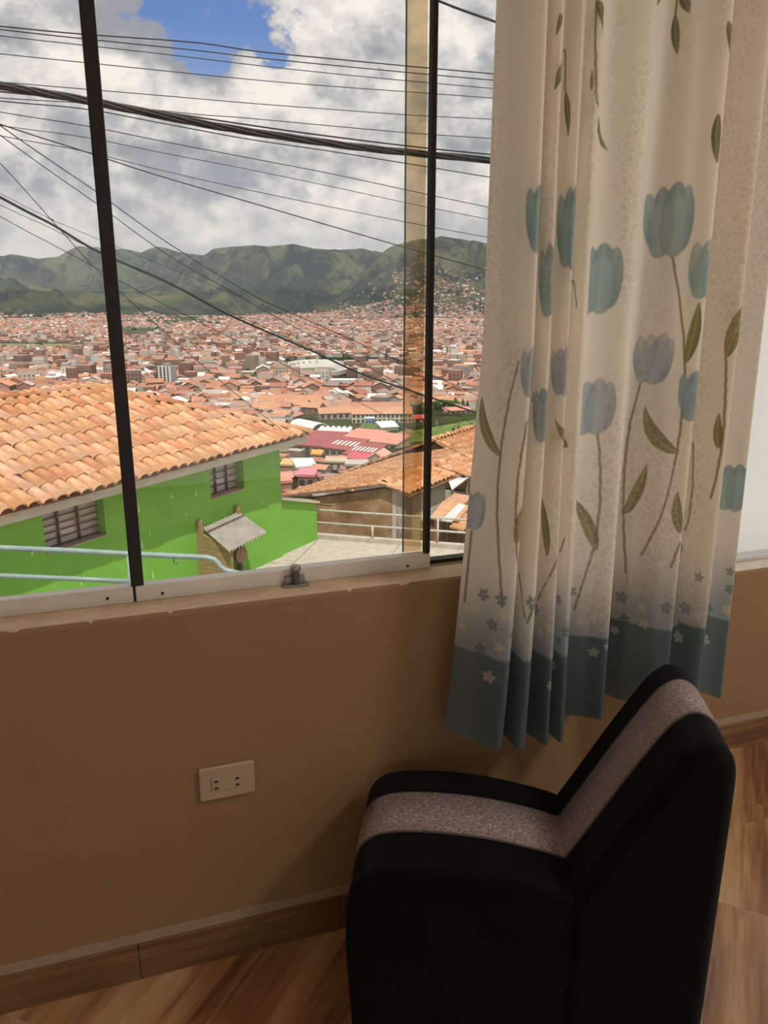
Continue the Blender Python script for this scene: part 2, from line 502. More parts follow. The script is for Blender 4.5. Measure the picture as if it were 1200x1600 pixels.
wpart('pane', (0.03, YG + 0.006, 0.893), (0.666, YG + 0.011, ZT), M_glass)
wpart('pane', (0.673, YG + 0.034, 0.868), (1.165, YG + 0.039, ZT), M_glass)
o = wpart('amber_glass_strip', (0.6205, YG + 0.034, 0.893), (0.664, YG + 0.039, ZT), M_amber); tag(o, 'amber tinted glass strip beside the thin black mullion')
wpart('glass_edge', (0.6190, YG + 0.0335, 0.893), (0.6205, YG + 0.0395, ZT), M_black)
wpart('gasket', (0.672, YG + 0.026, 0.8612), (1.17, YG + 0.046, 0.8685), M_black)
wpart('side_frame', (1.15, YG - 0.004, 0.8615), (1.17, YG + 0.05, ZT), M_alu)
for px, py, pr in ((168, 935, rail_l), (254, 927, rail_m), (637, 884, rail_m)):
    p = on_plane(px, py, (0, YG - 0.004, 0), np.array([0, 1., 0]))
    m2 = MB(); m2.tube([p + [0, 0.002, 0], p - [0, 0.0018, 0]], 0.0032, 10); m2.build('screw', M_black, pr)
# latch with turn knob on the sill side of the sliding leaf
lx = 0.352
M_pewter = mat('pewter_latch', (0.30, 0.29, 0.28), 0.38, 0.1, 20, metal=0.7)
m2 = MB(); m2.box((lx - 0.026, YG - 0.026, 0.8612), (lx + 0.030, YG - 0.004, 0.8665)).box((lx - 0.021, YG - 0.013, 0.866), (lx + 0.023, YG - 0.004, 0.882))
lat = bevel(m2.build('latch', M_pewter, rail_m), 0.0015)
m2 = MB(); m2.tube([(lx + .002, YG - 0.016, 0.866), (lx + .002, YG - 0.016, 0.896), (lx + .002, YG - 0.016, 0.8975), (lx + .002, YG - 0.016, 0.906), (lx + .002, YG - 0.016, 0.908)], [0.0085, 0.0085, 0.012, 0.012, 0.010], 16)
m2.build('knob', M_pewter, rail_m, True)

# frosted window in the set-back wall
win2 = empty('window_2', (1.47, WB + 0.06, 0.628)); struct(win2)
y2 = WB + 0.06
def w2(name, lo, hi, m):
    m2 = MB(); m2.box(lo, hi); return m2.build(name, m, win2)
M_alu2 = mat('grey_aluminium', (0.52, 0.49, 0.45), 0.4, 0.06, 9, metal=0.3)
w2('frosted_pane', (1.47, y2 + 0.01, 0.640), (2.6, y2 + 0.016, 1.572), M_frost)
w2('frosted_pane', (1.47, y2 + 0.01, 1.632), (2.6, y2 + 0.016, 2.25), M_frost)
w2('crossbar', (1.47, y2 - 0.006, 1.570), (2.6, y2 + 0.03, 1.634), M_alu2)
w2('top_rail', (1.47, y2 - 0.006, 2.25), (2.6, y2 + 0.03, 2.28), M_alu2)
w2('bottom_rail', (1.47, y2 - 0.002, 0.6282), (2.6, y2 + 0.03, 0.6405), M_alu2)
for xx in (1.47, 2.03, 2.575): w2('side_frame', (xx, y2 - 0.004, 0.6405), (xx + 0.025, y2 + 0.03, 2.25), M_alu2)
# a pale mortar ledge along the low sill
M_mortar = mat('pale_mortar', (0.72, 0.66, 0.57), 0.8, 0.1, 25, bump=0.3)
mb = MB(); mb.box((1.47, WB + 0.004, 0.6282), (2.6, y2 - 0.003, 0.634)); o = mb.build('sill_mortar', M_mortar, win2)
# unseen side window added on the right to bring daylight in: plain glass
win3 = empty('window_3', (XR, 0, 0.5)); struct(win3)
m2 = MB(); m2.box((XR + 0.07, -2.5, 0.25), (XR + 0.076, 1.6, 2.45)); m2.build('pane', M_glass, win3)
for yy in (-2.5, -1.14, 0.22, 1.57):
    m2 = MB(); m2.box((XR + 0.06, yy, 0.25), (XR + 0.09, yy + 0.03, 2.45)); m2.build('side_frame', M_alu, win3)


# ------------------------------------------------------------------ fill lamp added out of view above, to brighten the room
lamp = tag(empty('fill_lamp', (2.05, 0.25, CEIL)), 'unseen round fill lamp added under the ceiling to brighten the room', 'lamp')
M_lampw = mat('fill_lamp_white', (0.85, 0.83, 0.80), 0.5, 0.03, 5)
m2 = MB(); m2.tube([(2.05, 0.25, CEIL - 0.001), (2.05, 0.25, CEIL - 0.03), (2.05, 0.25, CEIL - 0.04)], [0.24, 0.24, 0.22], 32); m2.build('fill_lamp_base', M_lampw, lamp)
ld = bpy.data.lights.new('fill_lamp_light', 'AREA'); ld.shape = 'DISK'; ld.size = 0.42; ld.energy = FILL_LAMP; ld.color = (1.0, 0.90, 0.78)
lo = bpy.data.objects.new('fill_lamp_light', ld); COL.objects.link(lo); lo.parent = lamp; lo.location = (0, 0, -0.045)

# ================================================================== POWER OUTLET
M_plate = mat('ivory_plastic', (0.42, 0.31, 0.215), 0.4, 0.06, 12)
M_hole = mat('socket_dark', (0.01, 0.008, 0.006), 0.8, 0.1, 10)
xo0, xo1, zo0, zo1 = 0.1145, 0.2345, 0.419, 0.499
outlet = tag(empty('power_outlet', (0.1745, WA, 0.459)), 'ivory double power outlet on the tan wall below the window', 'outlet')
m2 = MB(); m2.box((xo0, WA - 0.009, zo0), (xo1, WA, zo1)); bevel(m2.build('cover_plate', M_plate, outlet), 0.004, 2)
m2 = MB(); m2.box((xo0 + .026, WA - 0.0115, zo0 + .022), (xo1 - .024, WA - 0.0085, zo1 - .022)); ins = bevel(m2.build('socket_insert', M_plate, outlet), 0.0012, 2)
for sx in (xo0 + .036, xo0 + .081):
    for sz in (zo0 + .031, zo0 + .047):
        m2 = MB(); m2.tube([(sx, WA - 0.0125, sz), (sx, WA - 0.010, sz)], 0.0024, 10)
        m2.box((sx - .0052, WA - 0.0122, sz - .0028), (sx + .0052, WA - 0.0105, sz - .0006))
        m2.build('pin_hole', M_hole, ins)

# ================================================================== CURTAIN
def catmull(P, per=24):
    P = [np.asarray(p, float) for p in P]
    P = [2 * P[0] - P[1]] + P + [2 * P[-1] - P[-2]]
    out = []
    for i in range(1, len(P) - 2):
        a, b, c, d = P[i - 1], P[i], P[i + 1], P[i + 2]
        for k in range(per):
            t = k / per
            out.append(0.5 * (2 * b + (c - a) * t + (2 * a - 5 * b + 4 * c - d) * t * t + (3 * b - a - 3 * c + d) * t ** 3))
    out.append(P[-2]); return np.array(out)
PLAN = [(.650, 1.515), (.680, 1.462), (.722, 1.402), (.742, 1.410), (.752, 1.450), (.765, 1.486), (.771, 1.440), (.773, 1.394), (.788, 1.395), (.806, 1.430),
        (.823, 1.462), (.833, 1.430), (.840, 1.393), (.852, 1.398), (.872, 1.448), (.874, 1.420), (.876, 1.393), (.890, 1.400), (.912, 1.450), (.934, 1.480),
        (.970, 1.465), (1.004, 1.438), (1.018, 1.450), (1.040, 1.500), (1.075, 1.545), (1.105, 1.508), (1.150, 1.455), (1.178, 1.430), (1.190, 1.450), (1.203, 1.505),
        (1.222, 1.520), (1.238, 1.450), (1.258, 1.415), (1.276, 1.430), (1.290, 1.500), (1.306, 1.515), (1.325, 1.465), (1.345, 1.425), (1.356, 1.440)]
def curtain_plan(f):
    """pleats flatten a little towards the rod (f = 0 hem, 1 top)"""
    P = np.array(PLAN)
    mean = 1.452
    amp = 1.0 - 0.45 * min(1, f * 1.15)
    Q = P.copy()
    Q[:, 1] = mean + (P[:, 1] - mean) * amp - 0.006 * (1 - f)
    k = np.clip((0.85 - P[:, 0]) / 0.17, 0, 1)
    Q[:, 0] = P[:, 0] + 0.062 * min(1, f / .5) ** 0.7 * k - .012 * np.clip((P[:, 0] - 1.25) / .1, 0, 1)            # the left edge flares out towards the hem
    return Q
HEM, CTOP = 0.527, 2.24
NU, NV = 740, 720
f0 = catmull(curtain_plan(0.15))
sl = np.concatenate([[0], np.cumsum(np.linalg.norm(np.diff(f0, axis=0), axis=1))])
UU = np.linspace(0, sl[-1], NU)
VV = np.linspace(0, CTOP - HEM, NV)
GX = np.zeros((NV, NU)); GY = np.zeros((NV, NU)); GZ = np.zeros((NV, NU))
for j, v in enumerate(VV):
    f = v / VV[-1]
    pl = catmull(curtain_plan(f))
    GX[j] = np.interp(UU, sl, pl[:, 0]); GY[j] = np.interp(UU, sl, pl[:, 1])
    wob = 0.0035 * np.sin(UU * 31 + 2.2 * f) * (1 - f) + 0.0022 * np.sin(UU * 85 + 5 * f + 1.3)
    GY[j] += wob
    GZ[j] = HEM + v + 0.006 * np.sin(UU * 9.0 + .6) * max(0, 1 - f * 3)
PXY = project(np.stack([GX, GY, GZ], -1).reshape(-1, 3))
PXg, PYg, PWg = (a.reshape(NV, NU) for a in PXY)
def pick(px, py):
    """fabric coordinates (u, v) of the cloth seen at a point of the picture"""
    d = (PXg - px) ** 2 + (PYg - py) ** 2
    c = d < 9.0
    if not c.any():
        j, i = np.unravel_index(np.argmin(d), d.shape)
        return np.array([UU[i], VV[j]])
    w = np.where(c, PWg, 1e9)
    near = w.min()
    d2 = np.where(c & (PWg < near + 0.012), d, 1e9)
    j, i = np.unravel_index(np.argmin(d2), d2.shape)
    return np.array([UU[i], VV[j]])
UG, VG = np.meshgrid(UU, VV)
CREAM = np.array([0.90, 0.84, 0.76])
PRINT = np.ones((NV, NU, 3)) * CREAM
def smooth(x): x = np.clip(x, 0, 1); return x * x * (3 - 2 * x)
# teal hem band with a soft wash above it
TEAL = np.array([0.21, 0.275, 0.29]); WASH = np.array([0.36, 0.42, 0.45])
BAND = 0.205
wash = smooth((0.40 - VG + 0.03 * np.sin(UG * 14)) / 0.22)[..., None]
PRINT = PRINT * (1 - wash * .85) + WASH * wash * .85
bandm = smooth((BAND - VG) / 0.006)[..., None]
PRINT = PRINT * (1 - bandm) + TEAL * (0.92 + 0.08 * np.sin(UG * 40))[..., None] * bandm
def window_of(u0, u1, v0, v1):
    i0, i1 = np.searchsorted(UU, (u0, u1)); j0, j1 = np.searchsorted(VV, (v0, v1))
    return slice(max(j0, 0), j1), slice(max(i0, 0), i1)
def paint(sl_, a, c):
    a = np.clip(a, 0, 1)[..., None]
    PRINT[sl_] = PRINT[sl_] * (1 - a) + np.asarray(c) * a
def ribbon(P, width, col, taper=None, midrib=None, alpha=0.9):
    """brush stroke along a polyline in fabric coordinates; width may follow a leaf profile"""
    P = np.array(P); n = len(P)
    wmax = width if np.isscalar(width) else max(width)
    sl_ = window_of(P[:, 0].min() - wmax, P[:, 0].max() + wmax, P[:, 1].min() - wmax, P[:, 1].max() + wmax)
    u, v = UG[sl_], VG[sl_]
    if u.size == 0: return
    best = np.full(u.shape, 1e9); par = np.zeros(u.shape); side = np.zeros(u.shape)
    for k in range(n - 1):
        a, b = P[k], P[k + 1]; ab = b - a; L2 = ab @ ab + 1e-12
        t = np.clip(((u - a[0]) * ab[0] + (v - a[1]) * ab[1]) / L2, 0, 1)
        dx_, dy_ = u - a[0] - t * ab[0], v - a[1] - t * ab[1]
        d = np.hypot(dx_, dy_)
        m = d < best
        best = np.where(m, d, best); par = np.where(m, (k + t) / (n - 1), par)
        side = np.where(m, np.sign(ab[0] * dy_ - ab[1] * dx_), side)
    w = wmax * (np.sin(np.pi * np.clip(par, 0, 1) ** 0.8) ** 0.8 if taper else 1.0)
    al = np.clip((w - best) / 0.0016 + 0.5, 0, 1) * alpha
    if taper: al = np.where(w < 0.0008, 0, al)
    c = np.asarray(col)
    if midrib is not None:
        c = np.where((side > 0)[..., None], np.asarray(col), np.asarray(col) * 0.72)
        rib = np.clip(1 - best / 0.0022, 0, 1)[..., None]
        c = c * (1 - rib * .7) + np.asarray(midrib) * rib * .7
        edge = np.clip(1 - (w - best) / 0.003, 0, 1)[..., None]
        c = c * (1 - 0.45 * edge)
    al = np.clip(al, 0, 1)[..., None]
    PRINT[sl_] = PRINT[sl_] * (1 - al) + c * al
OLIVE, RIB, STEM = (0.27, 0.255, 0.075), (0.50, 0.48, 0.22), (0.26, 0.20, 0.10)
def chain(px_pts, per=8):
    P = catmull(px_pts, per)
    return [pick(x, y) for x, y in P]
def stem(px_pts, width=0.0029, col=STEM):
    Q = chain(px_pts)
    run = [Q[0]]
    for q in Q[1:]:
        if np.linalg.norm(q - run[-1]) > 0.06:
            if len(run) > 1: ribbon(run, width, col, alpha=.85)
            run = [q]
        else: run.append(q)
    if len(run) > 1: ribbon(run, width, col, alpha=.85)
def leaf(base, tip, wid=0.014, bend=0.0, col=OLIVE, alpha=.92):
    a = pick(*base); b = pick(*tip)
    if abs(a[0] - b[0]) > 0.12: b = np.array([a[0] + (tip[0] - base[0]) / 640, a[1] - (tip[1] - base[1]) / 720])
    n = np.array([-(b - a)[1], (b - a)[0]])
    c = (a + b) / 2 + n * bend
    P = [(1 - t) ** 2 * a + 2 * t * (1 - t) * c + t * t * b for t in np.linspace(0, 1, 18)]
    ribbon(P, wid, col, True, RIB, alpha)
def tulip(cx, cy, hpx, wid=0.062, tilt=0.0, col=(0.17, 0.31, 0.33), pale=(0.52, 0.63, 0.63), fade=0.0):
    c = pick(cx, cy); H = hpx / 735.0; W = wid
    sl_ = window_of(c[0] - W * 1.6, c[0] + W * 1.6, c[1] - H * .8, c[1] + H * .8)
    u = UG[sl_] - c[0]; v = VG[sl_] - c[1]
    if u.size == 0: return
    x = (u * math.cos(tilt) + v * math.sin(tilt)) / W
    y = (-u * math.sin(tilt) + v * math.cos(tilt)) / H + 0.5       # 0 base .. 1 top
    col = np.asarray(col); pale = np.asarray(pale)
    cup = np.where(y < .48, 1.02 * np.sqrt(np.clip(1 - ((.48 - y) / .50) ** 2, 0, 1)), 1.2)
    def petal(x0, y0, rx, ry, rot, shade, hi=0.0):
        xr = (x - x0) * math.cos(rot) + (y - y0) * math.sin(rot) * 1.2
        yr = -(x - x0) * math.sin(rot) / 1.2 + (y - y0) * math.cos(rot)
        q = np.clip(yr / ry, -1, 1)
        k = rx * (1 - 0.10 * q - 0.14 * q ** 3)
        r = np.sqrt((xr / k) ** 2 + (yr / ry) ** 2)
        a = np.clip((1 - r) / 0.08, 0, 1) * np.clip((cup - np.abs(x)) / .08, 0, 1) * (0.93 - fade * np.clip(y - .1, 0, 1))
        xs_ = xr / rx
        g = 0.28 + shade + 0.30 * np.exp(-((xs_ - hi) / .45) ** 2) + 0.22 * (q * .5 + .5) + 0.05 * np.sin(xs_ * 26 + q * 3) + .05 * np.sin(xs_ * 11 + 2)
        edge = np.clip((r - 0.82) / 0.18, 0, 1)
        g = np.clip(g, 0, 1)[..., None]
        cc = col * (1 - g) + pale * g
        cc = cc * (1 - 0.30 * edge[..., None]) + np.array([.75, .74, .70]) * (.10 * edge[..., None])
        a = np.clip(a, 0, 1)[..., None]
        PRINT[sl_] = PRINT[sl_] * (1 - a) + cc * a
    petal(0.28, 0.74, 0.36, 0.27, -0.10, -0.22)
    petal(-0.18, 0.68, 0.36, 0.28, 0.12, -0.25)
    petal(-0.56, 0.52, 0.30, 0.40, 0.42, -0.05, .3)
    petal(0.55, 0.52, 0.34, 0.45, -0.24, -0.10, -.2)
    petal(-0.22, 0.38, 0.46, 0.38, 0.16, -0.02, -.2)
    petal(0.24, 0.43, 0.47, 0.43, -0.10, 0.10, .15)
BL, BLP = (0.22, 0.31, 0.40), (0.60, 0.66, 0.70)
# stems
for pts in ([(1050, 398), (1062, 470), (1070, 560), (1066, 640), (1056, 715), (1035, 800), (1003, 866)],
            [(1001, 598), (985, 660), (976, 730), (974, 800), (976, 860), (980, 912)],
            [(934, 678), (938, 740), (936, 800), (925, 865), (897, 952)],
            [(1083, 655), (1083, 730), (1078, 800), (1062, 850), (1048, 886)],
            [(810, 566), (795, 630), (783, 700), (777, 780), (779, 860), (785, 948)],
            [(833, 616), (818, 690), (807, 770), (807, 860), (820, 965)],
            [(882, 842), (868, 880), (846, 925), (824, 972)],
            [(1134, 558), (1133, 630), (1126, 710), (1111, 778)],
            [(890, 406), (898, 450), (901, 478)],
            [(884, 0), (883, 70), (883, 143)], [(932, 0), (930, 80), (933, 160)], [(1058, 0), (1055, 25)], [(737, 830), (730, 900), (726, 940)]):
    stem(pts)
# leaves
for b_, t_, w_, k_ in (((1072, 568), (1092, 470), .012, -.06), ((1135, 560), (1167, 465), .017, .12), ((1060, 707), (1008, 634), .016, .34), ((975, 803), (1010, 725), .014, -.10),
                       ((932, 861), (893, 775), .014, -.10), ((806, 850), (829, 775), .014, .12), ((855, 870), (829, 780), .014, -.10), ((783, 713), (754, 618), .012, .26), ((888, 698), (866, 655), .012, .2),
                       ((1064, 834), (1060, 768), .012, .12), ((1123, 702), (1125, 645), .011, .1),
                       ((883, 143), (888, 213), .009, .08), ((933, 160), (950, 236), .011, .10), ((866, 140), (880, 88), .010, -.1), ((878, 20), (868, 56), .009, .1), ((925, 142), (926, 108), .006, .1),
                       ((933, 2), (961, 55), .012, .14), ((1055, 24), (1059, 86), .010, -.08), ((1062, -8), (1078, 21), .010, .1), ((1137, 32), (1147, 76), .009, .12), ((1124, 176), (1129, 242), .010, -.1), ((1040, -20), (1028, 8), .008, .1)):
    leaf(b_, t_, w_, k_, col=(0.20, 0.21, 0.10) if t_[1] < 260 else OLIVE)
# blooms
tulip(1042, 346, 108, .070, 0.05)
tulip(928, 436, 102, .068, 0.0)
tulip(842, 340, 96, .060, 0.0); tulip(893, 352, 112, .060, 0); tulip(862, 436, 104, .058, 0)
tulip(1018, 560, 82, .054, -.15, BL, BLP, .35); tulip(922, 637, 88, .060, 0, BL, BLP, .2)
tulip(832, 580, 76, .048, 0, BL, BLP, .25); tulip(878, 580, 72, .046, 0, BL, BLP, .2); tulip(852, 648, 84, .050, 0, (0.17, .27, .33), BLP)
tulip(1090, 617, 84, .050, 0, BL, (0.5, .62, .66)); tulip(1110, 420, 92, .052, -.1, (0.22, .38, .38), (0.55, .66, .64), .25); tulip(1143, 762, 84, .058, 0)
tulip(737, 798, 62, .040, 0, BL, BLP)
# small five-petalled flowers scattered over the wash
def blossom(u0, v0, r, col, rot):
    sl_ = window_of(u0 - r, u0 + r, v0 - r, v0 + r); u = UG[sl_] - u0; v = VG[sl_] - v0
    if u.size == 0: return
    rr = np.hypot(u, v); th = np.arctan2(v, u) + rot
    lim = r * (0.35 + 0.65 * np.abs(np.cos(2.5 * th)) ** 0.7)
    a = np.clip((lim - rr) / 0.0016 + .4, 0, 1) * 0.75 * (1 - 0.65 * np.clip(1 - rr / (0.30 * r), 0, 1))
    paint(sl_, a, col)
rs = np.random.default_rng(5)
placed = []
for k in range(900):
    u0 = rs.uniform(0.01, UU[-1] - 0.01); v0 = rs.uniform(0.135, 0.40)
    if rs.random() < np.clip((v0 - 0.27) / 0.14, 0, 1) ** .7: continue
    if v0 < .2 and rs.random() < .72: continue
    if any((u0 - a) ** 2 + (v0 - b) ** 2 < 0.031 ** 2 for a, b in placed): continue
    placed.append((u0, v0))
    dark = rs.random() < 0.3
    blossom(u0, v0, rs.uniform(.010, .0165), (0.16, .24, .26) if dark else (0.78, .72, .64), rs.uniform(0, 6))
    if len(placed) > 130: break

me = bpy.data.meshes.new('curtain')
me.vertices.add(NU * NV)
C0 = np.array([1.0, 1.45, HEM])
me.vertices.foreach_set('co', (np.stack([GX, GY, GZ], -1).reshape(-1, 3) - C0).ravel())
ii = (np.arange(NV - 1)[:, None] * NU + np.arange(NU - 1)[None]).ravel()
F = np.stack([ii, ii + 1, ii + NU + 1, ii + NU], -1)
me.loops.add(F.size); me.loops.foreach_set('vertex_index', F.ravel())
me.polygons.add(len(F)); me.polygons.foreach_set('loop_start', np.arange(0, F.size, 4)); me.polygons.foreach_set('use_smooth', np.ones(len(F), bool))
ca = me.color_attributes.new('print', 'FLOAT_COLOR', 'POINT')
ca.data.foreach_set('color', np.concatenate([PRINT, np.ones((NV, NU, 1))], -1).ravel())
ua = me.attributes.new('fabric', 'FLOAT_VECTOR', 'POINT')
ua.data.foreach_set('vector', np.stack([UG, VG, UG * 0], -1).ravel())
me.update(); me.validate()
def curtain_mat():
    m, nt, b = new_mat('printed_curtain_cloth'); nt.nodes.remove(b)
    at_ = N(nt, 'ShaderNodeAttribute'); at_.attribute_name = 'print'
    fa = N(nt, 'ShaderNodeAttribute'); fa.attribute_name = 'fabric'
    vo = N(nt, 'ShaderNodeTexVoronoi'); vo.feature = 'DISTANCE_TO_EDGE'; vo.inputs['Scale'].default_value = 62
    nt.links.new(fa.outputs['Vector'], vo.inputs['Vector'])
    lace = ramp(nt, vo.outputs['Distance'], [(0.04, 1.0), (0.16, 0.0)])
    mp = N(nt, 'ShaderNodeMapping'); mp.inputs['Scale'].default_value = (7, 1.4, 1); nt.links.new(fa.outputs['Vector'], mp.inputs[0])
    zone = ramp(nt, noise_node(nt, mp.outputs[0], 1.0, 2), [(0.47, 0.0), (0.58, 1.0)])
    sx = N(nt, 'ShaderNodeSeparateXYZ'); nt.links.new(fa.outputs['Vector'], sx.inputs[0])
    zone = math_node(nt, 'MULTIPLY', zone, math_node(nt, 'GREATER_THAN', sx.outputs[1], 0.207))
    lf = math_node(nt, 'MULTIPLY', lace, zone)
    cell = math_node(nt, 'MULTIPLY', math_node(nt, 'SUBTRACT', 1.0, lace), zone)
    c = mix_col(nt, math_node(nt, 'MULTIPLY', cell, 0.22), at_.outputs['Color'], (0.52, 0.40, 0.34), 'MIX')
    c = mix_col(nt, math_node(nt, 'MULTIPLY', lf, 0.18), c, (0.95, 0.90, 0.82), 'MIX')
    df = N(nt, 'ShaderNodeBsdfDiffuse'); tl = N(nt, 'ShaderNodeBsdfTranslucent'); mx = N(nt, 'ShaderNodeMixShader')
    mx.inputs[0].default_value = 0.58
    nt.links.new(c, df.inputs[0]); nt.links.new(c, tl.inputs[0])
    wv = N(nt, 'ShaderNodeTexNoise'); wv.inputs['Scale'].default_value = 900; nt.links.new(fa.outputs['Vector'], wv.inputs['Vector'])
    bp = N(nt, 'ShaderNodeBump'); bp.inputs['Strength'].default_value = 0.25; bp.inputs['Distance'].default_value = 0.001
    nt.links.new(wv.outputs[0], bp.inputs['Height']); nt.links.new(bp.outputs[0], df.inputs['Normal'])
    nt.links.new(df.outputs[0], mx.inputs[1]); nt.links.new(tl.outputs[0], mx.inputs[2])
    nt.links.new(mx.outputs[0], nt.nodes['Material Output'].inputs[0])
    return m
me.materials.append(curtain_mat())
cur = bpy.data.objects.new('curtain', me); cur.location = tuple(C0); COL.objects.link(cur)
tag(cur, 'cream pleated curtain printed with blue tulips and olive leaves, teal hem', 'curtain')
# rod the curtain hangs from (above the picture)
M_rod = mat('brushed_rod', (0.45, 0.42, 0.38), 0.35, 0.1, 10, metal=0.8)
rod = tag(empty('curtain_rod', (0.6, 1.45, 2.265)), 'brushed metal rod carrying the tulip curtain above the window', 'curtain rod')
m2 = MB(); m2.tube([(-1.4, 1.45, 2.262), (1.5, 1.45, 2.262)], 0.012, 12); m2.build('pole', M_rod, rod, True)
for xx in (-1.32, 1.30):
    m2 = MB(); m2.box((xx - .01, 1.45, 2.255), (xx + .01, WA, 2.275)); m2.build('bracket', M_rod, rod)

# ================================================================== LOW CHAIR
CA_ROT = R(-24.5)
def cloth_mat(name, col, spec=0.15, speck=None):
    m, nt, b = new_mat(name)
    v = coords(nt, 'Object', (1, 1, 1))
    n1 = noise_node(nt, v, 420, 3)
    if speck:
        vs2 = coords(nt, 'Object', (150, 430, 430), (0, 0, -CA_ROT))
        n2 = noise_node(nt, vs2, 1.0, 4, 0.7)
        c = ramp(nt, n2, [(0.34, tuple(x * .45 for x in col)), (0.50, col), (0.66, speck)])
    else:
        c = ramp(nt, n1, [(0.3, tuple(x * 0.8 for x in col)), (0.7, tuple(x * 1.2 for x in col))])
    nt.links.new(c, b.inputs['Base Color'])
    b.inputs['Roughness'].default_value = 0.95; b.inputs['Specular IOR Level'].default_value = spec
    b.inputs['Sheen Weight'].default_value = 0.04 if not speck else 0.05
    bp = N(nt, 'ShaderNodeBump'); bp.inputs['Strength'].default_value = 0.3; bp.inputs['Distance'].default_value = 0.001
    nt.links.new(n1, bp.inputs['Height']); nt.links.new(bp.outputs[0], b.inputs['Normal'])
    return m
M_blackcloth = cloth_mat('black_upholstery', (0.0035, 0.0035, 0.0038), .08)
M_tweed = cloth_mat('grey_brown_tweed', (0.235, 0.18, 0.18), .15, (0.56, 0.48, 0.47))
M_zip = mat('seam_thread', (0.10, 0.08, 0.08), 0.9, 0.1, 30)
CH_O = np.array([0.497, 1.548, 0.0]); CA = R(-24.5)
e1 = np.array([math.cos(CA), math.sin(CA), 0]); e2 = np.array([math.sin(CA), -math.cos(CA), 0])
CW = 0.335
chair = empty('low_chair', CH_O); chair.rotation_euler = (0, 0, 0)
tag(chair, 'low armless black upholstered chair with a grey-brown tweed stripe', 'chair')
def CP(s, w, z): return CH_O + e1 * s + e2 * w + Z * z
def extrude_profile(name, prof, w0, w1, m, parent, bev=0.0, seg=4):
    m2 = MB(); n = len(prof)
    a = [CP(s, w0, z) for s, z in prof]; b = [CP(s, w1, z) for s, z in prof]
    m2.v = [tuple(p) for p in a + b]
    m2.f = [tuple(range(n)), tuple(range(2 * n - 1, n - 1, -1))] + [(k, k + n, (k + 1) % n + n, (k + 1) % n) for k in range(n)]
    o = m2.build(name, m, parent, True)
    bm = bmesh.new(); bm.from_mesh(o.data); bmesh.ops.recalc_face_normals(bm, faces=bm.faces); bm.to_mesh(o.data); bm.free()
    if bev:
        bevel(o, bev, seg, 55)
        o.modifiers.new('wn', 'WEIGHTED_NORMAL').keep_sharp = False
    return o
def curve2(pts, per=6): return [tuple(p) for p in catmull(pts, per)]
seat_top = curve2([(-.016, 0.24), (-.014, 0.345), (0.004, 0.405), (0.050, 0.437), (0.14, 0.446), (0.25, 0.440), (0.35, 0.422), (0.416, 0.403)])
back_front = curve2([(0.402, 0.398), (0.452, 0.488), (0.510, 0.594), (0.562, 0.682), (0.590, 0.720), (0.620, 0.738), (0.650, 0.726), (0.670, 0.690), (0.672, 0.60)])
seat_prof = [(-.004, 0.02)] + seat_top + [(0.425, 0.02)]
back_prof = [(0.400, 0.02)] + [(0.400, 0.33)] + back_front + [(0.666, 0.02)]
extrude_profile('seat', seat_prof, 0, CW, M_blackcloth, chair, 0.030)
extrude_profile('backrest', back_prof, 0.0, CW + 0.004, M_blackcloth, chair, 0.042)
def strip(name, line, w0, w1, off, m, parent):
    L = np.array(line); T = np.gradient(L, axis=0); T /= np.linalg.norm(T, axis=1)[:, None]
    nn = np.stack([-T[:, 1], T[:, 0]], -1)
    m2 = MB(); n = len(L)
    for (w, o_) in ((w0, -0.004), (w0, off), (w1, off), (w1, -0.004)):
        for k in range(n):
            p = L[k] + nn[k] * o_; m2.v.append(tuple(CP(p[0], w, p[1])))
    for r in range(3):
        for k in range(n - 1):
            m2.f.append((r * n + k, r * n + k + 1, (r + 1) * n + k + 1, (r + 1) * n + k))
    o = m2.build(name, m, parent, True)
    bm = bmesh.new(); bm.from_mesh(o.data); bmesh.ops.recalc_face_normals(bm, faces=bm.faces); bm.to_mesh(o.data); bm.free()
    return o
SW0, SW1 = 0.094, 0.222
st = strip('seat_stripe', seat_top[1:], SW0, SW1, 0.0022, M_tweed, chair); tag(st, 'grey-brown tweed stripe')
bs = strip('back_stripe', back_front, SW0, SW1, 0.0022, M_tweed, chair); tag(bs, 'grey-brown tweed stripe')
for w in (SW0, SW1):
    strip('seam', seat_top[1:], w - .0012, w + .0012, 0.003, M_zip, st)
    strip('seam', back_front, w - .0012, w + .0012, 0.003, M_zip, bs)
for s_, w_ in ((0.04, .04), (0.04, CW - .04), (.62, .04), (.62, CW - .04)):
    m2 = MB(); m2.tube([CP(s_, w_, 0.0), CP(s_, w_, 0.03)], [0.016, 0.02], 10); m2.build('foot', M_black, chair)

# ================================================================== OUTSIDE: STREET LEVEL
PAVE = -4.24
HD = heading(31.0); HN = heading(121.0)                # along the green house wall / out of it
def mottled(name, stops, scale=3.0, rough=0.85, bump=0.3, bscale=30, stretch=(1, 1, 1), rot=(0, 0, 0)):
    m, nt, b = new_mat(name)
    v = coords(nt, 'Object', stretch, rot)
    n = noise_node(nt, v, scale, 6, 0.62)
    nt.links.new(ramp(nt, n, stops), b.inputs['Base Color'])
    b.inputs['Roughness'].default_value = rough; b.inputs['Specular IOR Level'].default_value = 0.25
    bp = N(nt, 'ShaderNodeBump'); bp.inputs['Strength'].default_value = bump; bp.inputs['Distance'].default_value = 0.02
    nt.links.new(noise_node(nt, v, bscale, 4), bp.inputs['Height']); nt.links.new(bp.outputs[0], b.inputs['Normal'])
    return m
M_conc = mottled('pale_concrete', [(0.3, (0.38, 0.33, 0.27)), (0.7, (0.53, 0.47, 0.40))], 5)
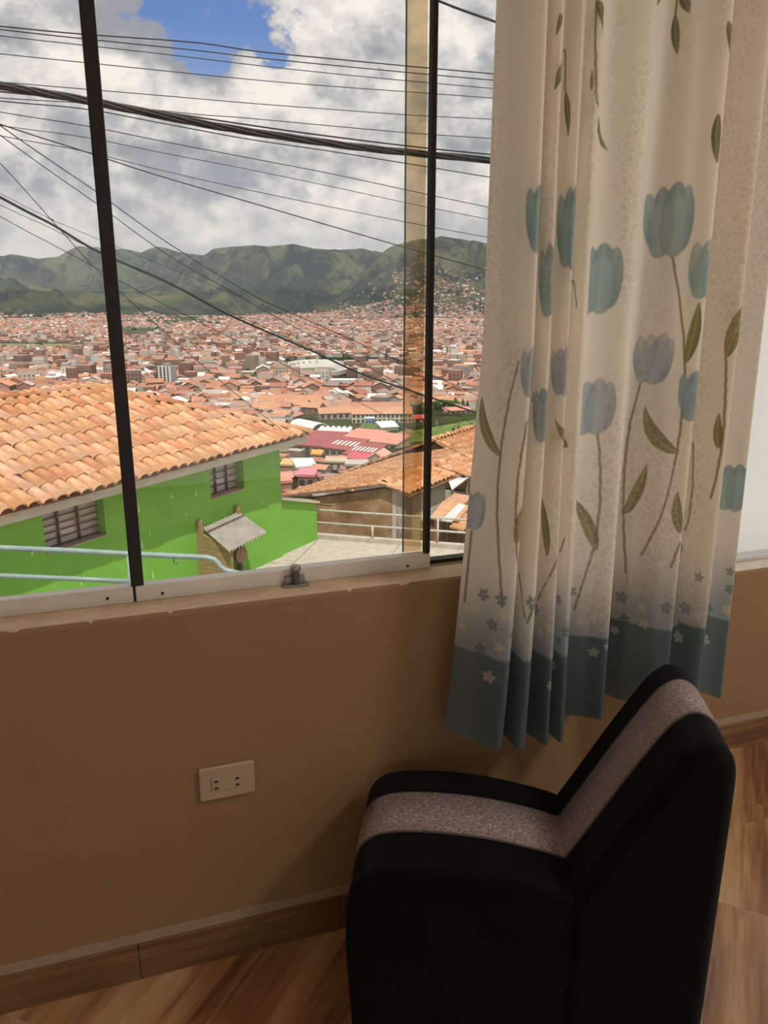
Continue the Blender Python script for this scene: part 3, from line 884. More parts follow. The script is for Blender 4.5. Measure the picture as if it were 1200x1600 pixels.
M_eave = mottled('eave_concrete', [(0.3, (0.46, 0.42, 0.33)), (0.7, (0.60, 0.55, 0.45))], 3)
M_green = mottled('green_wall_paint', [(0.3, (0.155, 0.39, 0.05)), (0.7, (0.19, 0.45, 0.068))], 1.1, 0.8, 0.15)
M_drip = mat('lime_splash', (0.60, 0.72, 0.45), 0.8, 0.1, 10)
M_iron = mat('rusty_iron', (0.10, 0.075, 0.06), 0.7, 0.3, 20)
M_curt = mat('dusty_window_glass', (0.48, 0.41, 0.40), 0.35, 0.35, 2.2, spec=0.5)
M_galv = mat('painted_pipe', (0.24, 0.32, 0.30), 0.5, 0.15, 8, metal=0.1)
M_railp = mat('cream_rail_paint', (0.52, 0.50, 0.42), 0.55, 0.15, 8)

# pavement of cast slabs
pav = empty('pavement', at(560, 860, 18.0) * [1, 1, 0] + [0, 0, PAVE]); struct(pav)
RA = on_z(499, 841, PAVE); RB = on_z(729, 858, PAVE)    # line of the far railing
rd = (RB - RA) / np.linalg.norm(RB - RA); rn = np.array([-rd[1], rd[0], 0]);
if rn @ FH < 0: rn = -rn
m2 = MB()
bed = [RA - rd * 14 + rn * .2, RB + rd * 22 + rn * .2, RB + rd * 22 - rn * 15, RA - rd * 14 - rn * 15]
m2.hexa([p - Z * .5 for p in bed][::-1], [p - Z * .03 for p in bed][::-1]); m2.build('slab_bed', M_conc, pav)
SLW = 1.9
for i in range(-2, 9):
    for j in range(0, 7):
        c = RA + rd * ((i + .5) * SLW) - rn * ((j + .5) * SLW - 0.05)
        m3 = MB(); m3.box((-SLW / 2 + .008, -SLW / 2 + .008, -.1), (SLW / 2 - .008, SLW / 2 - .008, random.uniform(-.004, .004)), (rd, rn, Z), c)
        m3.build('slab', M_conc, pav)

# far railing on its kerb
def rail_line(z): return lambda t: RA + rd * t + Z * (z - 0)
rl = float(np.linalg.norm(RB - RA))
fr = tag(empty('street_railing', RA + rd * rl * .5), 'cream painted steel railing along the far edge of the pavement', 'railing')
m2 = MB(); m2.box((-3, -.06, -.1), (rl + 12, .10, .10), (rd, rn, Z), RA); m2.build('kerb', M_conc, fr)
zt1 = float(on_plane(499, 797, RA, rn)[2]) - PAVE; zt2 = float(on_plane(499, 816.6, RA, rn)[2]) - PAVE
for zz in (zt1, zt2):
    m2 = MB(); m2.tube([RA - rd * 3 + Z * zz, RB + rd * 12 + Z * zz], 0.026, 8); m2.build('rail', M_railp, fr, True)
t583 = float((on_plane(582, 830, RA, rn) - RA) @ rd); t684 = float((on_plane(684, 830, RA, rn) - RA) @ rd)
for k in range(-2, 9):
    t = t583 + (t684 - t583) * k
    m2 = MB(); m2.tube([RA + rd * t + Z * .05, RA + rd * t + Z * (zt1 if k != 0 else zt2 + .02)], 0.026, 8); m2.build('post', M_railp, fr, True)

# nearer stair handrail of painted pipe, just below the window
DR = 8.0
hr = tag(empty('stair_handrail', at(150, 860, DR) * [1, 1, 0] + [0, 0, PAVE]), 'grey-green painted pipe handrail just below the window', 'handrail')
up = [at(x, y, DR) for x, y in ((-160, 849), (0, 856), (120, 861), (200, 865.5), (300, 870), (322, 871.2), (334, 874), (341, 880), (345, 886), (352, 891), (368, 895), (420, 905))]
m2 = MB(); m2.tube(up, 0.028, 10); m2.build('rail', M_galv, hr, True)
lo_ = [at(x, y, DR) for x, y in ((-160, 893), (0, 899.5), (120, 904.5), (200, 908.5))]
m2 = MB(); m2.tube(lo_, 0.024, 10); m2.build('rail', M_galv, hr, True)
for px, py in ((201, 865.5), (-130, 850)):
    t_ = at(px, py, DR); m2 = MB(); m2.tube([t_, np.array([t_[0], t_[1], PAVE - .1])], 0.026, 10); m2.build('post', M_galv, hr, True)
m2 = MB(); hk = at(271, 872, DR); m2.tube([hk, hk + Z * -.05, hk + Z * -.065 + RT * .02, hk + Z * -.045 + RT * .035], 0.006, 6); m2.build('hook', M_iron, hr)

# unseen white wall added to bounce sunlight into the frosted window
M_bounce_wall = mat('bounce_wall_white', (0.80, 0.79, 0.76), .8, .05, 2)
m2 = MB(); m2.box((2.7, 4.6, PAVE - .3), (7.5, 4.85, 3.0)); struct(m2.build('bounce_wall', M_bounce_wall))

# ------------------------------------------------------------------ green house
K = at(436, 684, 17.0)                                  # top of the wall at its right-hand corner
EAVE_Z = float(K[2]) - 0.02
K0 = np.array([K[0], K[1], PAVE])
house = tag(empty('green_house', K0), 'bright green plastered house with a clay tile hip roof, across the street', 'house')
def on_house(x, y, off=0.0):
    P = on_plane(x, y, K0 + HN * off, HN); return float((P - K0) @ HD), float(P[2])
def HP(t, n, z): return np.array([K0[0], K0[1], 0]) + HD * t + HN * n + Z * z
def rect(pts):
    T = [on_house(*p) for p in pts]; return [min(t[0] for t in T), max(t[0] for t in T), 0, 0], T
w1 = [on_house(x, y) for x, y in ((66, 793), (161, 766), (165, 838), (71, 867))]
w2_ = [on_house(x, y) for x, y in ((326, 723), (379, 706), (382, 764), (331, 781))]
def opening(T): return (np.mean([T[0][0], T[3][0]]), np.mean([T[1][0], T[2][0]]), np.mean([T[2][1], T[3][1]]), np.mean([T[0][1], T[1][1]]))
H1, H2 = opening(w1), opening(w2_)
dt0 = on_house(322, 890)[0]; dt1 = on_house(366, 880)[0]
H3 = (dt0, dt1, PAVE, PAVE + 1.25 if False else on_house(345, 862)[1])
WTOP = EAVE_Z + 0.12
m2 = MB(); wall_holes(m2, HP(0, 0, 0), HD, HN, -13.0, 0.0, PAVE - .3, WTOP, [H1, H2, H3], 0.25)
weld(m2.build('wall', M_green, house))
m2 = MB()
m2.box((-13, -6.0, PAVE - .3), (-12.75, -.25, WTOP), (HD, HN, Z), HP(0, 0, 0)).box((-.25, -6.0, PAVE - .3), (0, -.25, WTOP), (HD, HN, Z), HP(0, 0, 0)).box((-13, -6.25, PAVE - .3), (0, -6.0, WTOP), (HD, HN, Z), HP(0, 0, 0))
m2.build('rear_wall', M_green, house)
def barred(T, nv, nh):
    x0, x1, z0, z1 = T
    f = empty('window', HP((x0 + x1) / 2, -.2, (z0 + z1) / 2), house)
    cols = nv + 1
    for c in range(cols):
        a = x0 + (x1 - x0) * c / cols; b = x0 + (x1 - x0) * (c + 1) / cols
        m3 = MB(); m3.box((a, -.215, z0), (b, -.205, z1), (HD, HN, Z), HP(0, 0, 0)); m3.build('pane', M_curt, f)
    for c in range(1, cols):
        a = x0 + (x1 - x0) * c / cols
        m3 = MB(); m3.box((a - .013, -.20, z0), (a + .013, -.15, z1), (HD, HN, Z), HP(0, 0, 0)); m3.build('window_bar', M_iron, f)
    for c in range(nh + 1):
        z = z0 + (z1 - z0) * (c + .35) / (nh + .7)
        m3 = MB(); m3.box((x0, -.19, z - .007), (x1, -.165, z + .007), (HD, HN, Z), HP(0, 0, 0)); m3.build('window_bar', M_iron, f)
    m3 = MB(); m3.box((x0, -.2, z0 - .001), (x1, .012, z0 + .02), (HD, HN, Z), HP(0, 0, 0)); m3.build('sill', mat('sill_plaster', (0.40, 0.30, 0.27), .8), f)
barred(H1, 2, 6); barred(H2, 2, 5)
# door under the lean-to
M_wood = mottled('weathered_wood', [(0.3, (0.22, 0.15, 0.07)), (0.7, (0.40, 0.29, 0.14))], 4, stretch=(1, 1, 6))
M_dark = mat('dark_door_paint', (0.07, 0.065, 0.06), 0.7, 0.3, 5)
m2 = MB(); m2.box((H3[0], -.20, PAVE), (H3[1], -.15, H3[3]), (HD, HN, Z), HP(0, 0, 0)); dr = m2.build('door', M_dark, house)
for k in range(5):
    a = H3[0] + (H3[1] - H3[0]) * (k + .5) / 5
    m2 = MB(); m2.box((a - .02, -.15, PAVE), (a + .02, -.12, H3[3]), (HD, HN, Z), HP(0, 0, 0)); m2.build('door_slat', M_eave, dr)
# lime splashes run down the wall
for k in range(34):
    t = random.uniform(-6.8, -.3); z = random.uniform(PAVE + .5, WTOP - .5); L = random.uniform(.03, .16); w = random.uniform(.005, .012)
    if any(h[0] - .1 < t < h[1] + .1 and h[2] - .2 < z < h[3] + .1 for h in (H1, H2, H3)): continue
    m2 = MB(); m2.hexa([HP(t - w * 1.6, 0, z - L), HP(t + w * 1.6, 0, z - L), HP(t + w * .3, 0, z), HP(t - w * .3, 0, z)], [HP(t - w * 1.6, .006, z - L), HP(t + w * 1.6, .006, z - L), HP(t + w * .3, .004, z), HP(t - w * .3, .004, z)])
    m2.build('lime_splash', M_drip, house)

# corrugated lean-to over the door
lean = tag(empty('door_canopy', HP(np.mean(H3[:2]), .3, PAVE)), 'small corrugated metal canopy on wooden posts over the green house door', 'canopy')
b0t, b0z = on_house(313, 826); b1t, b1z = on_house(370, 801)
f0 = on_plane(357, 863, K0 + HN * .85, HN); f1 = on_plane(416, 833, K0 + HN * .85, HN)
B0, B1 = HP(b0t, .03, b0z), HP(b1t, .03, b1z)
M_tin = mat('grey_corrugated_metal', (0.55, 0.50, 0.47), 0.45, 0.18, 5, metal=0.4)
nc = 52
m2 = MB()
up_n = np.cross(B1 - B0, f0 - B0); up_n /= np.linalg.norm(up_n)
if up_n[2] < 0: up_n = -up_n
for r, (A, Bq) in enumerate(((B0, B1), (B0 * .75 + f0 * .25, B1 * .75 + f1 * .25), (B0 * .26 + f0 * .74, B1 * .26 + f1 * .74), (f0, f1))):
    for k in range(nc + 1):
        t = k / nc; m2.v.append(tuple(A * (1 - t) + Bq * t + up_n * 0.034 * math.cos(k * math.pi / 2)))
for r in range(3):
    for k in range(nc):
        i = r * (nc + 1) + k; m2.f.append((i, i + 1, i + nc + 2, i + nc + 1))
o = m2.build('corrugated_sheet', M_tin, lean); sd = o.modifiers.new('t', 'SOLIDIFY'); sd.thickness = 0.006
m2 = MB(); q0 = B0 * .8 + f0 * .2; q1_ = B1 * .8 + f1 * .2; m2.tube([q0 + up_n * .03, q1_ + up_n * .03], 0.02, 6); m2.build('batten', M_iron, lean)
for (px, py) in ((308, 812), (367, 790)):
    t, z = on_house(px, py); m2 = MB(); m2.box((t - .04, 0.01, PAVE - .05), (t + .04, .10, z), (HD, HN, Z), HP(0, 0, 0)); m2.build('post', M_wood, lean)
t0_ = on_house(311, 840)[0]
m2 = MB(); a_ = HP(t0_, .08, b0z - .08); m2.hexa([HP(t0_ - .02, .05, PAVE), HP(t0_ + .02, .05, PAVE), HP(t0_ + .02, .8, PAVE), HP(t0_ - .02, .8, PAVE)], [HP(t0_ - .02, .05, b0z - .06), HP(t0_ + .02, .05, b0z - .06), HP(t0_ + .02, .8, f0[2] - .03), HP(t0_ - .02, .8, f0[2] - .03)])
m2.build('side_panel', M_wood, lean)
for (px, py) in ((388, 866),):
    c = on_plane(374, 866, K0 + HN * .5, HN); m2 = MB(); m2.tube([c, c + HN * .06], 0.16, 20); ob = m2.build('meter_drum', mat('rusty_drum', (0.24, 0.16, 0.10), .7, .3, 12), lean)
    m2 = MB(); m2.tube([c + HN * .03 - Z * .1, np.array([*(c + HN * .03)[:2], PAVE])], 0.03, 8); m2.build('drum_stand', M_iron, lean)

# ------------------------------------------------------------------ clay tile roofs
def clay(name, col): return mat(name, col, 0.85, 0.22, 7, bump=0.4, bscale=40, per_object=0.14, spec=0.2)
CLAYS = [clay('clay_orange', (0.53, 0.27, 0.13)), clay('clay_tan', (0.57, 0.325, 0.18)), clay('clay_red', (0.50, 0.215, 0.105)), clay('clay_pink', (0.55, 0.31, 0.195))]
M_bed = mat('roof_mortar_bed', (0.30, 0.16, 0.09), 0.9, 0.2, 5)
def barrel(length, w_lo, w_hi, h, seg=6, th=0.014):
    """one half-barrel tile: axis along local x (x=0 low end), y across, z up"""
    v = []; f = []
    for (x, w, dz) in ((0, w_lo, 0.0), (length, w_hi, 0.0)):
        for (s_, t) in ((1.0, 0), (0.0, 1)):
            for k in range(seg + 1):
                a = math.pi * k / seg
                r = w / 2 - (th if t else 0)
                v.append((x, math.cos(a) * r, math.sin(a) * (h - (th if t else 0)) + dz))
    n = seg + 1
    for k in range(seg):
        f.append((k, k + 1, 2 * n + k + 1, 2 * n + k))                # outer
        f.append((n + k + 1, n + k, 3 * n + k, 3 * n + k + 1))         # inner
        f.append((k + 1, k, n + k, n + k + 1))                         # low rim
    return v, f
def tile_meshes(length, w_lo, w_hi, h):
    v, f = barrel(length, w_lo, w_hi, h); out = []
    for m in CLAYS:
        me_ = bpy.data.meshes.new('roof_tile'); me_.from_pydata(v, [], f); me_.materials.append(m)
        me_.polygons.foreach_set('use_smooth', [True] * len(me_.polygons)); out.append(me_)
    return out, v, f
def frame(x, z_hint):
    x = x / np.linalg.norm(x); y = np.cross(z_hint, x); y /= np.linalg.norm(y); z = np.cross(x, y)
    return np.stack([x, y, z], 1)
def lay_tiles(root, spots, dims, limit=300):
    """spots: (position of low end, 3x3 frame). The tiles that show largest become parts of their own, the rest one joined part"""
    meshes, v, f = tile_meshes(*dims)
    v = np.array(v)
    sc = []
    for p, Mx in spots:
        x, y, w = project(p + Mx[:, 0] * dims[0] * .5)
        vis = w > 0 and -25 < x < 775 and 0 < y < 900
        sc.append((0 if vis else 1e6) + w)
    order = np.argsort(sc)
    org = ORIGIN[root.name]
    rest = {0: ([], []), 1: ([], []), 2: ([], [])}
    for n_, k in enumerate(order):
        p, Mx = spots[k]
        c = random.choices(range(4), (5, 5, 2.5, 2))[0]
        if n_ < limit:
            o = bpy.data.objects.new('roof_tile', meshes[c]); COL.objects.link(o); o.parent = root
            M4 = Matrix([[*Mx[0], p[0] - org[0]], [*Mx[1], p[1] - org[1]], [*Mx[2], p[2] - org[2]], [0, 0, 0, 1]])
            o.matrix_local = M4
        else:
            V, Fq = rest[c % 3]; b = len(V) * len(v)
            V.append(v @ Mx.T + p); Fq.append(b)
    for c, (V, Fq) in rest.items():
        if not V: continue
        A = np.concatenate(V) - org
        fa = np.array(f); Fall = np.concatenate([fa + b for b in Fq])
        me_ = bpy.data.meshes.new('remaining_roof_tiles'); me_.from_pydata(A.tolist(), [], Fall.tolist()); me_.materials.append(CLAYS[c])
        me_.polygons.foreach_set('use_smooth', [True] * len(me_.polygons))
        o = bpy.data.objects.new('remaining_roof_tiles', me_); COL.objects.link(o); o.parent = root; o['kind'] = 'stuff'
def slope_spots(E, along, down_h, pitch, s0, s1, run, keep, cs=.225, rs_=.41, jit=1.0):
    """E: point on the eave; along: eave direction; down_h: horizontal downhill direction"""
    u = -down_h * math.cos(pitch) + Z * math.sin(pitch); nrm = np.cross(along, u); nrm = nrm if nrm[2] > 0 else -nrm
    out = []
    rows = int(run / math.cos(pitch) / rs_ + .5)
    ncol = int((s1 - s0) / cs)
    for c in range(ncol):
        s_ = s0 + (c + .5) * cs
        dj = random.uniform(-.04, .04)
        for r in range(rows):
            rr = r * rs_ + (dj if r else dj * .4)
            if not keep(s_, (rr + rs_ * .6) * math.cos(pitch)): continue
            p = E + along * (s_ + random.uniform(-.012, .012)) + u * rr + nrm * (0.028 + random.uniform(0, .010) * jit)
            ax = u + along * random.uniform(-.045, .045) * jit - nrm * 0.045
            out.append((p, frame(ax, nrm)))
    return out, u, nrm
RP = R(20)
EO = HP(.46, .50, EAVE_Z + 0.06)                            # outer eave corner
RUN = 3.0
LEFT = -11.5
sp, u_, n_ = slope_spots(EO, HD, HN, RP, LEFT, -.02, RUN + .05, lambda s_, r: s_ < -r + .02)
roof_h = RUN * math.tan(RP)
# hip face at the right-hand end, and the back slope
sp2, _, _ = slope_spots(EO, -HN, HD, RP, .05, 6.0, RUN, lambda s_, r: s_ > r and s_ < 6.0 - r, jit=1)
ridge_end = EO - HD * RUN - HN * RUN + Z * roof_h
caps = []
def cap_line(A, B, step=.33):
    d_ = B - A; L = np.linalg.norm(d_); d_ /= L
    for k in range(int(L / step)):
        p = A + d_ * k * step
        caps.append((p + Z * (.045 + random.uniform(0, .012)), frame(d_ + np.array([random.uniform(-.03, .03) for _ in range(3)]), Z)))
cap_line(EO, ridge_end); cap_line(ridge_end, ridge_end - HD * 8)
lay_tiles(house, sp + caps, (.50, .225, .190, .075), 300)
lay_tiles(house, sp2, (.50, .225, .190, .075), 0)
# roof deck and eave slab under the tiles
A0 = EO; A1 = HP(LEFT - 1.2, .50, EAVE_Z + .06); R1 = A1 - HN * RUN + Z * roof_h; C0_ = EO - HN * 6.0; C1 = A1 - HN * 6.0
m2 = MB()
for q in ((A1, A0, ridge_end, R1), (A0, C0_, ridge_end), (C0_, C1, R1, ridge_end), (A1, R1, C1)):
    m2.poly(q)
m2.build('roof_bed', M_bed, house)
m2 = MB(); pts = [A1 - HN * .06, A0 - HN * .06 - HD * .10, C0_ - HD * .10, C1]
m2.hexa([p - Z * .15 + (HD * -.0) for p in pts], [p - Z * .012 for p in pts]); m2.build('eave_slab', M_eave, house)

# low green wall joined to the house on its right
aw0, az0 = 0.0, on_house(442, 780)[1]
aw1, az1 = on_house(498, 787)
m2 = MB(); m2.hexa([HP(0.002, -.06, PAVE - .3), HP(aw1, -.06, PAVE - .3), HP(aw1, -.35, PAVE - .3), HP(0.002, -.35, PAVE - .3)], [HP(0.002, -.06, az0), HP(aw1, -.06, az1), HP(aw1, -.35, az1), HP(0.002, -.35, az0)])
yw = tag(empty('yard_wall', HP(aw1 / 2, -.2, PAVE)), 'short green plastered yard wall joined to the right of the green house', 'wall')
m2.build('wall_body', M_green, yw)
m2 = MB(); m2.hexa([HP(0.0, .02, az0), HP(aw1 + .03, .02, az1), HP(aw1 + .03, -.40, az1), HP(0.0, -.40, az0)], [HP(0.0, .02, az0 + .05), HP(aw1 + .03, .02, az1 + .05), HP(aw1 + .03, -.40, az1 + .05), HP(0.0, -.40, az0 + .05)])
m2.build('coping', M_eave, yw)

# ------------------------------------------------------------------ adobe house below the railing
M_adobe = mottled('crumbling_adobe', [(0.30, (0.20, 0.11, 0.05)), (0.48, (0.34, 0.20, 0.10)), (0.60, (0.47, 0.31, 0.17)), (0.75, (0.56, 0.42, 0.26))], 1.3, 0.95, 0.7, 14)
M_white = mottled('stained_whitewash', [(0.28, (0.42, 0.32, 0.22)), (0.45, (0.62, 0.56, 0.47)), (0.7, (0.70, 0.65, 0.56))], 1.2, 0.9, 0.2)
NC = at(640, 770, 22.0)                                   # near right corner under the eave
ad = tag(empty('adobe_house', np.array([NC[0], NC[1], PAVE - 3.2])), 'old adobe house with patched plaster and a clay tile gable roof beyond the railing', 'house')
AD = heading(33.0); AN = heading(123.0)
def on_gable(x, y): return on_plane(x, y, NC, AD)         # gable wall faces us (normal along -AD)
def on_side(x, y): return on_plane(x, y, NC, AN)
PK = on_gable(603, 757.5)                                 # gable peak
LE = on_gable(442, 776)                                   # left eave end
FE = on_side(702, 737)                                    # far end of right eave
Lr = float((FE - NC) @ AD)
GB = PAVE - 3.2
# gable wall in two materials: adobe, then a whitewashed pier at the corner
PP = on_gable(613, 800); k = float((PP - PK) @ AN) / float((NC - PK) @ AN)
top_p = PK + (NC - PK) * max(k, .02)
dn = -AD * .35
def wall_slab(name, pts, m):
    m3 = MB(); b = [np.array([p[0], p[1], GB]) for p in pts]
    base = [b[0], b[-1]]
    loop = b[:1] + [np.array(p) for p in pts] + b[-1:]
    n_ = len(loop)
    m3.v = [tuple(p) for p in loop] + [tuple(p - dn) for p in loop]
    m3.f = [tuple(range(n_)), tuple(range(2 * n_ - 1, n_ - 1, -1))] + [(q, q + n_, (q + 1) % n_ + n_, (q + 1) % n_) for q in range(n_)]
    o = m3.build(name, m, ad)
    bm = bmesh.new(); bm.from_mesh(o.data); bmesh.ops.recalc_face_normals(bm, faces=bm.faces); bm.to_mesh(o.data); bm.free(); return o
ov = Z * -.10
wall_slab('gable_wall', [LE + ov + AN * .3, PK + ov, top_p + ov], M_adobe)
wall_slab('whitewashed_pier', [top_p + ov, NC + ov - AN * .12], M_white)
m2 = MB(); s0_ = NC - AN * .12; s1_ = s0_ + AD * (Lr + 2)
m2.box((0, -.3, GB), (Lr, 0, NC[2] - .12), (AD, AN, Z), np.array([s0_[0], s0_[1], 0])); m2.build('side_wall', M_white, ad)
m2 = MB(); m2.box((-.012, -.62, GB + 1.0), (.3, -.45, PAVE + .42), (AD, AN, Z), np.array([s0_[0], s0_[1], 0]))
# doorway on the side wall
m2 = MB(); m2.box((.8, .0, GB + .3), (1.5, .02, NC[2] - 1.0), (AD, AN, Z), np.array([s0_[0], s0_[1], 0])); m2.build('side_door', M_wood, ad)
# left slope
def plane_tiles(E, down_h, along, length, run, drop, cs=.24, rs_=.34):
    pitch = math.atan2(drop, run)
    return slope_spots(E, along, down_h, pitch, 0, length, run, lambda s_, r: True, cs, rs_)[0]
runR = float((NC - PK) @ AN); dropR = float(PK[2] - NC[2])
runL = float((PK - LE) @ AN); dropL = float(PK[2] - LE[2])
over = AN * .12
spR = plane_tiles(NC + over - AD * .15 - Z * dropR / runR * .12, AN, AD, Lr + .5, runR + .12, dropR * (1 + .12 / runR))
LONG = 7.0
spR += plane_tiles(NC + AD * (Lr + .5) + AN * 1.5 - Z * dropR / runR * 1.5, AN, AD, LONG - Lr - .6, runR + 1.5, dropR * (1 + 1.5 / runR))
spL = plane_tiles(LE - AD * .15, -AN, AD, LONG, runL, dropL, .25, .36)
lay_tiles(ad, spR + spL, (.42, .225, .195, .085), 300)
m2 = MB(); bk = AD * (-.14)
m2.poly([NC + bk + over - Z * .1, PK + bk, PK + AD * LONG, NC + AD * LONG + over - Z * .1]); m2.poly([PK + bk, LE + bk, LE + AD * LONG, PK + AD * LONG])
o = m2.build('roof_bed', M_bed, ad); sd = o.modifiers.new('t', 'SOLIDIFY'); sd.thickness = .06; sd.offset = -1
ridge = []
dd = AD
caps = []
cap_line(PK - AD * .1 + Z * .02, PK + AD * LONG + Z * .02); lay_tiles(ad, caps, (.40, .24, .20, .10), 0)
m2 = MB(); e_ = on_gable(505, 788); m2.tube([on_gable(470, 779), e_, on_gable(519, 789)], .02, 6); m2.build('loose_pole', M_wood, ad)

# second tiled house behind it
B2 = at(703, 682, 31.0)
ad2 = tag(empty('tiled_house', np.array([B2[0], B2[1], PAVE - 6])), 'clay tiled house with a peaked roof behind the old adobe house', 'house')
bd = heading(33.0); bn = heading(123.0)
lw = 4.2
spB = plane_tiles(B2 + bn * lw - Z * lw * .42 - bd * 1.3, bn, bd, 9, lw, lw * .42, .25, .36)
spB += plane_tiles(B2 - bn * lw - Z * lw * .42 - bd * 1.3, -bn, bd, 9, lw, lw * .42, .25, .36)
lay_tiles(ad2, spB, (.42, .225, .195, .085), 0)
m2 = MB(); q = [B2 - bd * .9, B2 + bd * 7.7]
m2.poly([q[0], q[0] + bn * lw - Z * lw * .42, q[1] + bn * lw - Z * lw * .42, q[1]]); m2.poly([q[1], q[1] - bn * lw - Z * lw * .42, q[0] - bn * lw - Z * lw * .42, q[0]])
o = m2.build('roof_bed', M_bed, ad2)
m2 = MB(); hb = B2[2] - lw * .42 - .1; m2.box((-.8, -lw + .3, GB - 3), (7.5, lw - .3, hb), (bd, bn, Z), np.array([B2[0], B2[1], 0])); m2.build('wall', M_white, ad2)
m2 = MB(); m2.poly([B2 - bd * .8 + bn * (lw - .3) - Z * lw * .42, B2 - bd * .8 - Z * .08, B2 - bd * .8 - bn * (lw - .3) - Z * lw * .42]); m2.build('gable', M_adobe, ad2)

# patched shed roofs at the far right
M_tinw = mat('white_sheet_metal', (0.68, 0.68, 0.68), 0.4, 0.1, 4, metal=0.2)
M_rust = mottled('rust_red_planks', [(0.3, (0.16, 0.07, 0.05)), (0.7, (0.27, 0.13, 0.09))], 2.5, stretch=(6, 6, 1))
shed = tag(empty('patched_shed', at(705, 800, 20.8) * [1, 1, 0] + [0, 0, PAVE - 2]), 'low shed with a patchy roof of clay and tin sheets behind the railing', 'shed')
def sheet(name, px, w0, th, m, parent):
    m3 = MB(); pts = [at(x, y, w) for x, y, w in px]
    m3.hexa([p - Z * th for p in pts][::-1], pts[::-1]); o = m3.build(name, m, parent)
    bm = bmesh.new(); bm.from_mesh(o.data); bmesh.ops.recalc_face_normals(bm, faces=bm.faces); bm.to_mesh(o.data); bm.free(); return o
sheet('roof_sheet', [(672, 808, 20.4), (716, 812, 20.2), (735, 790, 21.6), (693, 782, 21.8)], 0, .05, CLAYS[1], shed)
sheet('roof_sheet', [(702, 822, 20.0), (724, 828, 19.9), (745, 806, 20.9), (722, 800, 21.0)], 0, .05, CLAYS[0], shed)
sheet('roof_sheet', [(690, 816, 20.1), (706, 818, 20.0), (728, 793, 21.5), (716, 790, 21.5)], 0, .04, M_tinw, shed).location.z += .06
sheet('roof_sheet', [(692, 785, 21.9), (722, 790, 21.7), (738, 775, 22.6), (710, 770, 22.7)], 0, .05, CLAYS[3], shed)
for k in range(9):
    a = at(672 + k * 9, 812 + k * 1.6, 20.5); b = at(672 + (k + 1) * 9 - 1, 812 + (k + 1) * 1.6, 20.5)
    m3 = MB(); m3.hexa([[a[0], a[1], GB], [b[0], b[1], GB], [*(b + FH * .06)[:2], GB], [*(a + FH * .06)[:2], GB]], [a, b, b + FH * .06, a + FH * .06]); m3.build('plank', M_rust, shed)
tin = tag(empty('tin_awning', at(715, 760, 23.5) * [1, 1, 0] + [0, 0, PAVE - 2]), 'white metal awning beside the whitewashed side wall', 'awning')
sheet('metal_sheet', [(701, 752, 23.2), (706, 765, 22.6), (733, 745, 24.0), (727, 742, 24.6)], 0, .03, M_tinw, tin)
for x, y, w in ((707, 764, 22.8), (730, 746, 24.1)):
    p = at(x, y, w); m3 = MB(); m3.tube([p, np.array([p[0], p[1], GB])], .04, 6); m3.build('post', M_wood, tin)

# ================================================================== THE VALLEY
# ground height as a function of forward distance: picture row -> distance of the ground seen there
ROWS = [(790, 60), (775, 90), (760, 120), (740, 160), (720, 210), (700, 260), (680, 310), (660, 370), (640, 450), (620, 560), (600, 720), (580, 980), (560, 1350),
        (540, 1950), (520, 2800), (505, 4000), (495, 5200), (492, 6200)]
def slope_of(y):
    r = ray(600, y); return r[2] / float(r @ FH)
GD = [0.0, 19.0, 21.0, 30.0] + [d for _, d in ROWS] + [30000.0]
GZ_ = [PAVE - .6, PAVE - .6, PAVE - 4.2, PAVE - 6.5] + [EYE + d * slope_of(y) for y, d in ROWS] + [EYE + 6200 * slope_of(492)]
LGD = np.log(np.array(GD) + 5.0)
def ground0(d): return np.interp(np.log(np.maximum(d, 0) + 5.0), LGD, GZ_)
def elev(y): return -slope_of(y) * -1.0
# mountain layers: crest distance, half widths, crest line in the picture
FAR = [(-500, 400), (-300, 392), (-120, 396), (0, 401), (22, 397), (42, 400), (62, 404), (95, 401), (107, 394), (127, 384), (140, 386), (155, 386), (180, 389), (207, 389.5), (224, 395), (235, 389.5), (250, 385), (265, 388), (282, 394),
       (320, 399), (345, 402), (420, 400), (560, 396), (587, 392), (620, 400), (760, 402), (1000, 395), (1300, 400)]
MID = [(-500, 470), (200, 452), (270, 430), (310, 402), (320, 399), (337, 388), (360, 386), (400, 383), (420, 385), (460, 381), (490, 388), (515, 390), (540, 388), (567, 388), (587, 394), (600, 398), (640, 405), (760, 415), (1000, 400), (1300, 405)]
NEARR = [(-500, 520), (470, 500), (520, 470), (560, 432), (587, 400), (613, 382), (643, 375), (690, 369), (727, 373), (757, 380), (850, 372), (1000, 385), (1300, 380)]
FRONT = [(-500, 405), (-200, 412), (0, 428), (32, 437), (75, 449), (112, 455), (150, 458), (200, 470), (250, 488), (330, 496), (420, 490), (480, 488), (560, 478), (640, 462), (700, 452), (757, 444), (850, 440), (1000, 430), (1300, 430)]
LAYERS = [(10500, 2600, FAR), (8300, 2300, MID), (6700, 2000, NEARR), (5700, 1000, FRONT)]
_crest = {}
def crests(px):
    k = round(px, 1)
    if k not in _crest:
        out = []
        for (D, W, L) in LAYERS:
            xs, ys = zip(*L); out.append(EYE + D * slope_of(float(np.interp(px, xs, ys))))
        _crest[k] = out
    return _crest[k]
